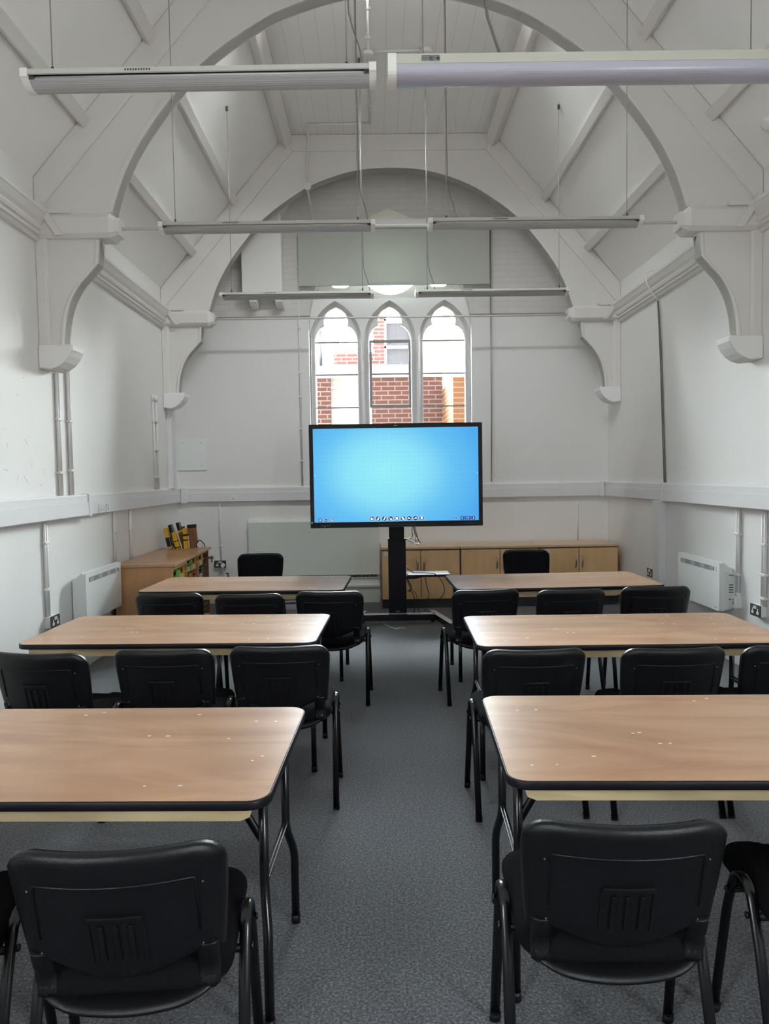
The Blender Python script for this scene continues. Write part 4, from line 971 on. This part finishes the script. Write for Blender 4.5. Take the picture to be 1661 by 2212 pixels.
crate('grey slotted plastic crate on the floor at the end of the tray unit', -1.72, 8.66, math.radians(25), .36, .34, .25)
crate('second grey slotted crate on the floor, below the end wall sockets', -1.18, 8.75, math.radians(5), .40, .30, .22)
r = thing('pump_bottle', 'small clear bottle with a black pump standing past the tray unit', 'bottle', (-1.80, 8.62, .265))
b = B(); lathe(b, [(.026, 0), (.03, .01), (.03, .10), (.022, .125), (.014, .135)], seg=18); obj('bottle_body', b, 'grey', r)
b = B(); lathe(b, [(.016, .135), (.016, .155), (.006, .157), (.006, .185)], seg=14); box(b, (-.03, -.006, .178), (.008, .006, .19)); obj('pump_head', b, 'black', r)

# ------------------------------------------------------------------ folding tables
def make_table():
    L, Wd, T = 1.59, .785, .74
    r = thing('folding_table', '', 'table')
    b = B(); prism(b, rrect(-L / 2 + .006, -Wd / 2 + .006, L / 2 - .006, Wd / 2 - .006, .058, 8), 'z', T - .018, T, 0)
    rng = random.Random(3)
    for (x, y) in [(-.70, -.28), (-.64, -.28), (-.66, .20), (-.60, .20), (-.35, -.02), (-.30, -.02), (-.28, -.12), (-.23, -.12), (.0, .33), (.05, .33), (.42, -.31), (.40, .31), (.68, -.10), (.73, -.10), (.70, .24), (.64, .24), (.30, .08), (.35, .08), (-.52, -.2), (.56, .05), (.52, -.28)]:
        x += rng.uniform(-.02, .02); y += rng.uniform(-.02, .02); a = rng.uniform(.004, .008)
        vs = [b.verts.new((x + a * math.cos(k * PI / 4), y + a * .6 * math.sin(k * PI / 4), T + .0004)) for k in range(8)]
        b.faces.new(vs).material_index = 1
    obj('tabletop', b, ['ply', 'whitep'], r)
    b = B()
    o1 = rrect(-L / 2, -Wd / 2, L / 2, Wd / 2, .064, 8); i1 = rrect(-L / 2 + .006, -Wd / 2 + .006, L / 2 - .006, Wd / 2 - .006, .058, 8); n = len(o1)
    oc = rrect(-L / 2 + .002, -Wd / 2 + .002, L / 2 - .002, Wd / 2 - .002, .062, 8)
    lv = [(i1, T - .026), (oc, T - .026), (o1, T - .022), (o1, T - .005), (oc, T - .001), (i1, T - .0005)]
    rings = [[b.verts.new((p[0], p[1], z)) for p in l] for l, z in lv]
    for a, c in zip(rings, rings[1:] + rings[:1]):
        for k in range(n): 
            f = b.faces.new((a[k], a[(k + 1) % n], c[(k + 1) % n], c[k])); f.smooth = True
    obj('edge_strip', b, 'rubber', r)
    b = B()
    for s in (-1, 1):
        ap = [(-L / 2 + .055, T - .02), (-L / 2 + .055, T - .05), (-L / 2 + .06, T - .062), (-L / 2 + .085, T - .072), (L / 2 - .085, T - .072), (L / 2 - .06, T - .062), (L / 2 - .055, T - .05), (L / 2 - .055, T - .02)]
        b = B(); prism(b, ap, 'y', *sorted((s * (Wd / 2 - .04), s * (Wd / 2 - .062)))); obj('apron', b, 'pine', r)
    b = B(); box(b, (-L / 2 + .03, -.20, T - .04), (-L / 2 + .30, .20, T - .019)); box(b, (L / 2 - .30, -.20, T - .04), (L / 2 - .03, .20, T - .019)); obj('leg_batten', b, 'pine', r)
    for sx in (-1, 1):
        xe = sx * (L / 2 - .056)
        for sy in (-1, 1):
            y0 = sy * .19; y1 = sy * .250
            pts = [(xe, y0, T - .04), (xe, y0, .42)] + [tuple(v) for v in smooth_curve([(xe, y0, .40), (xe + sx * .004, y0 + sy * .012, .355), (xe + sx * .015, y1 - sy * .014, .285), (xe + sx * .018, y1, .24)], 4)] + [(xe + sx * .018, y1, .012)]
            b = B(); tube(b, pts, .0145, 10); lg = obj('leg', b, 'black', r)
            b = B(); cyl(b, (xe + sx * .018, y1, .001), .0165, .03, 'z', 12); obj('foot_cap', b, 'rubber', lg)
        b = B(); box(b, (xe - .003, -.19, .385), (xe + .003, .19, .415)); box(b, (xe - .010, -.19, .395), (xe + .010, .19, .405)); obj('leg_crossbar', b, 'black', r, bevel=.002)
        b = B(); tube(b, smooth_curve([(xe - sx * .004, -.19, .53), (xe - sx * .05, -.19, .61), (xe - sx * .09, -.185, .672), (xe - sx * .14, -.18, .70)], 5), .008, 8, rx=.013); obj('leg_brace', b, 'black', r)
        b = B(); box(b, (xe - .012, -.23, T - .07), (xe + .012, .23, T - .04)); obj('hinge_bar', b, 'black', r, bevel=.004)
    return r
tables = [
    (-1.080, 2.288, -2.2, 'plywood folding table closest to the viewer, on the tray unit side of the aisle'),
    (1.168, 2.315, -2.6, 'plywood folding table closest to the viewer, on the heater and cable side of the aisle'),
    (-1.105, 4.11, -2.6, 'plywood folding table in the middle row, tray unit side of the aisle'),
    (1.297, 3.905, -1.4, 'plywood folding table in the middle row, cupboard side of the aisle'),
    (-1.036, 5.82, -3.0, 'plywood folding table in the row before the screen, touching distance from the tray unit'),
    (1.378, 5.725, 1.5, 'plywood folding table in the row before the screen, in front of the low cupboards')]
T0 = make_table()
for i, (x, y, a, lab) in enumerate(tables):
    o = T0 if i == 0 else copy_tree(T0)
    o.location = (x, y, 0); o.rotation_euler = (0, 0, math.radians(a)); o['label'] = lab; o['group'] = 'plywood folding tables'

# ------------------------------------------------------------------ chairs
def yb(x, z): return -.225 - (z - .5) * .27 + .95 * x * x
def ztop_(ax): return .755 + math.sqrt(max(0, .065 ** 2 - max(0, ax - .17) ** 2)) - .004 * 0
def zbot_(ax): return .485 + .042 * min(1, ax / .16) ** 2 if ax < .16 else .527 + .0 * ax
US = [-1, -.985, -.96, -.925, -.88, -.82, -.74, -.62, -.45, -.28, -.1, .1, .28, .45, .62, .74, .82, .88, .925, .96, .985, 1]
VS = [0, .02, .05, .1, .2, .35, .5, .65, .78, .86, .91, .945, .97, .985, 1]
def back_shape(bm, th, yoff, sc, sgn, rr):
    """closed cushion-like sheet following the curve of the back; sgn -1 bulges backwards"""
    Wm = .235 * sc; G = [[], []]
    for u in US:
        ax = abs(u) * .2345; zt = .80 - (.82 - ztop_(ax)) * 1. - (1 - sc) * .0 if False else ztop_(ax); zb = zbot_(ax)
        cz = (zt + zb) / 2; zt2 = cz + (zt - cz) * sc; zb2 = cz + (zb - cz) * sc
        c0, c1 = [], []
        for v in VS:
            z = zb2 + (zt2 - zb2) * v; x = u * Wm * (1 - .075 * (1 - v) ** 1.5)
            d = min((1 - abs(u)) * Wm, (1 - v) * (zt2 - zb2), v * (zt2 - zb2))
            k = 1. if d >= rr else math.sqrt(max(0, 1 - (1 - d / rr) ** 2))
            y = yb(x, z) + yoff
            c0.append(bm.verts.new((x, y, z))); c1.append(bm.verts.new((x, y + sgn * th * k, z)))
        G[0].append(c0); G[1].append(c1)
    for g in G:
        for i in range(len(US) - 1):
            for j in range(len(VS) - 1):
                f = bm.faces.new((g[i][j], g[i + 1][j], g[i + 1][j + 1], g[i][j + 1])); f.smooth = True
def back_patch(bm, x0, x1, z0, z1, off, depth, nx=10, nz=6):
    g = [[bm.verts.new((x0 + (x1 - x0) * i / nx, yb(x0 + (x1 - x0) * i / nx, z0 + (z1 - z0) * j / nz) - off + (depth if i in (0, nx) or j in (0, nz) else 0), z0 + (z1 - z0) * j / nz)) for j in range(nz + 1)] for i in range(nx + 1)]
    for i in range(nx):
        for j in range(nz): bm.faces.new((g[i][j], g[i + 1][j], g[i + 1][j + 1], g[i][j + 1]))
def make_chair():
    r = thing('stacking_chair', '', 'chair')
    TH = .024
    b = B(); back_shape(b, TH, 0, 1., -1, .03)
    bs = obj('backrest_shell', b, 'shell', r)
    b = B()
    # raised inner panel: thin frame line at its top and sides
    def edge_path(pts): return [(x, yb(x, z) - TH - .0005, z) for x, z in pts]
    top = [(-.168 + .336 * i / 14, .742) for i in range(15)]
    path = [(-.172, .60), (-.172, .70), (-.171, .73)] + top + [(.171, .73), (.172, .70), (.172, .60)]
    tube(b, edge_path(path), .0032, 6)
    obj('shell_rim_line', b, 'shell', bs)
    b = B()
    gp = rrect(-.06, .60, .06, .672, .01, 4)
    def rb(x0, x1, z0, z1, o0, o1):
        v = []
        for x, z in ((x0, z0), (x1, z0), (x1, z1), (x0, z1)):
            v.append((b.verts.new((x, yb(x, z) - TH - o0, z)), b.verts.new((x, yb(x, z) - TH - o1, z))))
        b.faces.new([a for _, a in v]); 
        for i in range(4): b.faces.new((v[i][0], v[(i + 1) % 4][0], v[(i + 1) % 4][1], v[i][1]))
    rb(-.06, 0, .655, .670, -.002, .010); rb(0, .06, .655, .670, -.002, .010)
    rb(-.062, -.055, .545, .668, -.002, .004); rb(.055, .062, .545, .668, -.002, .004)
    for x in (-.032, 0, .032): rb(x - .006, x + .006, .55, .645, -.002, .006)
    obj('hand_grip', b, 'shell', bs, bevel=.003)
    b = B()
    for x, z in ((-.185, .725), (.185, .725), (-.175, .56), (.175, .56)): cyl(b, (x, yb(x, z) - TH - .001, z), .0022, .002, 'y', 8)
    obj('screw', b, 'chrome', bs)
    b = B(); back_shape(b, .038, .001, .965, 1, .035); obj('backrest_cushion', b, 'fabric', r)
    # seat: cushion over a plastic pan that curves down at the rear
    b = B(); nu, nv = 14, 14; out = resample(rrect(-.228, -.205, .228, .225, .07, 6), .03); n = len(out)
    lv = [(.93, .438), (.985, .443), (1., .455), (.995, .47), (.96, .484), (.85, .493), (.5, .492), (.02, .488)]
    rings = [[b.verts.new((p[0] * s, (p[1] - .01) * s + .01, z - .012 * max(0, (-p[1] * s - .12) / .08) ** 2 + (-.008 if abs(p[0] * s) < .1 and p[1] > .1 else 0))) for p in out] for s, z in lv]
    for a, c in zip(rings, rings[1:]):
        for k in range(n): f = b.faces.new((a[k], a[(k + 1) % n], c[(k + 1) % n], c[k])); f.smooth = True
    b.faces.new(rings[-1]); obj('seat', b, 'fabric', r)
    b = B(); out2 = resample(rrect(-.225, -.232, .225, .22, .11, 8), .025)
    lv = [(.3, .418), (.8, .418), (.93, .424), (1., .438), (1., .446), (.95, .450), (.3, .45)]
    rings = [[b.verts.new((p[0] * s, p[1] * s, z - .042 * max(0, (-p[1] * s - .05) / .18) ** 1.5 * max(0, 1 - (abs(p[0] * s) / .2) ** 2))) for p in out2] for s, z in lv]
    for a, c in zip(rings, rings[1:]):
        for k in range(len(out2)): f = b.faces.new((a[k], a[(k + 1) % len(out2)], c[(k + 1) % len(out2)], c[k])); f.smooth = True
    b.faces.new(rings[0]); b.faces.new(rings[-1]); obj('seat_pan', b, 'shell', r)
    for s in (-1, 1):
        x = s * .182
        pts = [(x, yb(x, .60) - .012, .60), (x, yb(x, .54) - .014, .54), (x * .995, yb(x, .5) - .002, .49), (x * .985, -.205, .445), (x * .97, -.17, .424), (x * .96, -.05, .418), (x * .96, .08, .418)]
        b = B(); tube(b, smooth_curve(pts, 5), .007, 8, rx=.019); bk = obj('back_bracket', b, 'black', r)
        b = B(); tube(b, smooth_curve([(x, yb(x, .56) - .016, .56), (x, yb(x, .52) - .014, .52), (x * .995, yb(x, .5) - .002, .485), (x * .985, -.20, .44)], 4), .013, 10, rx=.025); obj('bracket_sleeve', b, 'shell', bk)
        # side frame: one bent oval tube, foot to foot
        xs = s * .245; xf = s * .250; xu = s * .245
        pts = [(xf, -.212, .012), (xs, -.095, .36), (xu, -.062, .445)] + [(xu, .0 - .052 * math.cos(a), .455 + .045 * math.sin(a)) for a in [PI * i / 8 for i in range(1, 8)]] + [(xu, .062, .445), (xs, .092, .36), (xf, .160, .012)]
        b = B(); tube(b, pts, .0085, 10, rx=.0145); fr = obj('side_frame', b, 'black', r)
        for yy, dy in ((-.212, 1), (.160, -1)):
            b = B(); tube(b, [(xf, yy, .001), (xf - s * .001, yy + dy * .01, .03)], .0105, 10, rx=.0165); obj('foot_cap', b, 'rubber', fr)
        b = B(); cyl(b, (xu + s * .014 - (.006 if s < 0 else 0), -.060, .43), .009, .006, 'x', 8); obj('nut', b, 'black', fr)
        b = B(); cyl(b, (xu + s * .014 - (.006 if s < 0 else 0), .060, .43), .009, .006, 'x', 8); obj('nut', b, 'black', fr)
    b = B()
    for y in (-.065, .065): tube(b, [(-.242, y, .428), (.242, y, .428)], .009, 8, rx=.011)
    obj('seat_crossbar', b, 'black', r)
    return r
CH0 = make_chair(); first = [True]
def chair(xb, ytop, rz, label):
    """xb, ytop: where the middle of the top of the back stands"""
    o = CH0 if first[0] else copy_tree(CH0); first[0] = False
    a = math.radians(rz); off = Vector((0, .311))
    c, s = math.cos(a), math.sin(a)
    o.location = (xb - s * off.y, ytop + c * off.y, 0); o.rotation_euler = (0, 0, a)
    o['label'] = label; o['group'] = 'black padded stacking chairs'
    return o
def facing(xb, ytop, rz, label):
    return chair(xb, ytop, rz, label)
chair(-.573, 1.476, 4.0, 'black chair beside the aisle, closest to viewer, before the tray side table')
chair(-1.165, 1.49, 3, 'black chair cut off by the photo edge beside the closest tray side chair')
chair(.552, 1.54, -2.5, 'black chair beside the aisle, closest to viewer, before the heater side table')
chair(1.21, 1.56, -2, 'black chair cut off by the photo edge beside the closest heater side chair')
chair(-1.57, 3.225, -8, 'black chair at the middle tray side table, wall end')
chair(-1.002, 3.25, -2, 'black chair at the middle tray side table, second from the aisle')
chair(-.466, 3.275, 0, 'black chair at the middle tray side table, beside the aisle')
chair(.700, 3.125, 1, 'black chair at the middle cupboard side table, beside the aisle')
chair(1.320, 3.105, 0, 'black chair at the middle cupboard side table, second from the aisle')
chair(1.862, 3.11, 1, 'black chair at the middle cupboard side table, wall end, partly out of frame')
chair(-1.436, 4.86, 0, 'black chair at the table before the tray unit, wall end')
chair(-.872, 4.78, 0, 'black chair at the table before the tray unit, in the middle')
chair(-.336, 4.83, -3, 'black chair at the table before the tray unit, beside the aisle')
chair(.740, 4.79, 5, 'black chair at the table before the low cupboards, beside the aisle')
chair(1.303, 4.73, 2, 'black chair at the table before the low cupboards, in the middle')
chair(1.898, 4.80, -4, 'black chair at the table before the low cupboards, wall end')
chair(-1.19, 7.36, 180, 'single black chair facing the room in front of the pale green heater')
chair(1.515, 7.30, 176, 'single black chair facing the room in front of the low cupboards')

# ------------------------------------------------------------------ light
SKY_FRONT, SKY_BACK, SKY_TOP = 122., 42., 3.
w = bpy.data.worlds.new('daylight'); S.world = w; w.use_nodes = True
bg = w.node_tree.nodes['Background']; bg.inputs['Color'].default_value = (.91, .96, 1.0, 1)
# hazy sky: bright towards both horizons along the room, dimmer overhead
WN, WL = w.node_tree.nodes, w.node_tree.links
tc = WN.new('ShaderNodeTexCoord'); sp = WN.new('ShaderNodeSeparateXYZ'); WL.new(tc.outputs['Generated'], sp.inputs[0])
acc = None
for lo, hi, val in ((.12, .65, SKY_FRONT - SKY_TOP), (-.12, -.65, SKY_BACK - SKY_TOP)):
    mr = WN.new('ShaderNodeMapRange'); mr.interpolation_type = 'SMOOTHSTEP'; mr.inputs['From Min'].default_value = lo; mr.inputs['From Max'].default_value = hi
    mr.inputs['To Min'].default_value = 0; mr.inputs['To Max'].default_value = val; WL.new(sp.outputs['Y'], mr.inputs['Value'])
    ad = WN.new('ShaderNodeMath'); ad.operation = 'ADD'; WL.new(mr.outputs[0], ad.inputs[0])
    if acc is None: ad.inputs[1].default_value = SKY_TOP
    else: WL.new(acc.outputs[0], ad.inputs[1])
    acc = ad
# the sun-side of the haze lies to the right of the end window
tx = WN.new('ShaderNodeMath'); tx.operation = 'MULTIPLY_ADD'; tx.inputs[1].default_value = .15; tx.inputs[2].default_value = 1.; WL.new(sp.outputs['X'], tx.inputs[0])
mm = WN.new('ShaderNodeMath'); mm.operation = 'MULTIPLY'; WL.new(acc.outputs[0], mm.inputs[0]); WL.new(tx.outputs[0], mm.inputs[1])
WL.new(mm.outputs[0], bg.inputs['Strength'])
def portal(loc, rot, sx, sy):
    l = bpy.data.lights.new('window_portal', 'AREA'); l.shape = 'RECTANGLE'; l.size = sx; l.size_y = sy; l.cycles.is_portal = True
    o = bpy.data.objects.new('window_portal', l); COL.objects.link(o); o.location = loc; o.rotation_euler = rot; o['kind'] = 'helper'
for y0, y1 in ADDED_WIN:
    portal((XL - .21, (y0 + y1) / 2, (WZ0 + WZ1) / 2), (0, -PI / 2, 0), WZ1 - WZ0, y1 - y0)
    portal((XR + .21, (y0 + y1) / 2, (WZ0 + WZ1) / 2), (0, PI / 2, 0), WZ1 - WZ0, y1 - y0)
portal((XC, (RY0 + RY1) / 2, ZT + .16), (0, 0, 0), RX1 - RX0, RY1 - RY0)
portal((WC, YF + .55, 3.2), (-PI / 2, 0, 0), 2.04, 2.95)
sl = bpy.data.lights.new('sun', 'SUN'); sl.energy = 2.2; sl.angle = .01; sl.color = (1, .86, .68)
so = bpy.data.objects.new('sun', sl); COL.objects.link(so); so.rotation_euler = Vector((.85, .0, -.5)).to_track_quat('-Z', 'Y').to_euler(); so.location = (-20, 12, 15)

# ------------------------------------------------------------------ camera
cam = bpy.data.cameras.new('camera'); co = bpy.data.objects.new('camera', cam); COL.objects.link(co); S.camera = co
cam.sensor_fit = 'HORIZONTAL'; cam.sensor_width = 36.; cam.lens = 1550. / 1661. * 36.; cam.clip_start = .02
f_, vp_, roll = 1550., (812., 1027.), math.radians(.9)
Yc = Vector(((vp_[0] - 830.5) / f_, -(vp_[1] - 1106.) / f_, 1.)).normalized()
u_ = Vector((-math.sin(roll), math.cos(roll), 0)); u_.z = -(u_.x * Yc.x + u_.y * Yc.y) / Yc.z
Zc = u_.normalized(); Xc = Yc.cross(Zc) if Yc.cross(Zc).x > 0 else Zc.cross(Yc)
right = Vector((Xc.x, Yc.x, Zc.x)); up = Vector((Xc.y, Yc.y, Zc.y)); fwd = Vector((Xc.z, Yc.z, Zc.z))
Mx = Matrix((right, up, -fwd)).transposed().to_4x4(); Mx.translation = (0, 0, 1.60); co.matrix_world = Mx

S.view_settings.view_transform = 'Standard'; S.view_settings.look = 'None'; S.view_settings.gamma = 1; S.view_settings.use_curve_mapping = False; S.view_settings.exposure = .13
S.render.engine = 'CYCLES'
S.cycles.use_adaptive_sampling = True; S.cycles.adaptive_threshold = .02; S.cycles.max_bounces = 10; S.cycles.diffuse_bounces = 7; S.cycles.use_denoising = True; S.cycles.caustics_reflective = False; S.cycles.caustics_refractive = False; S.cycles.sample_clamp_indirect = 6.
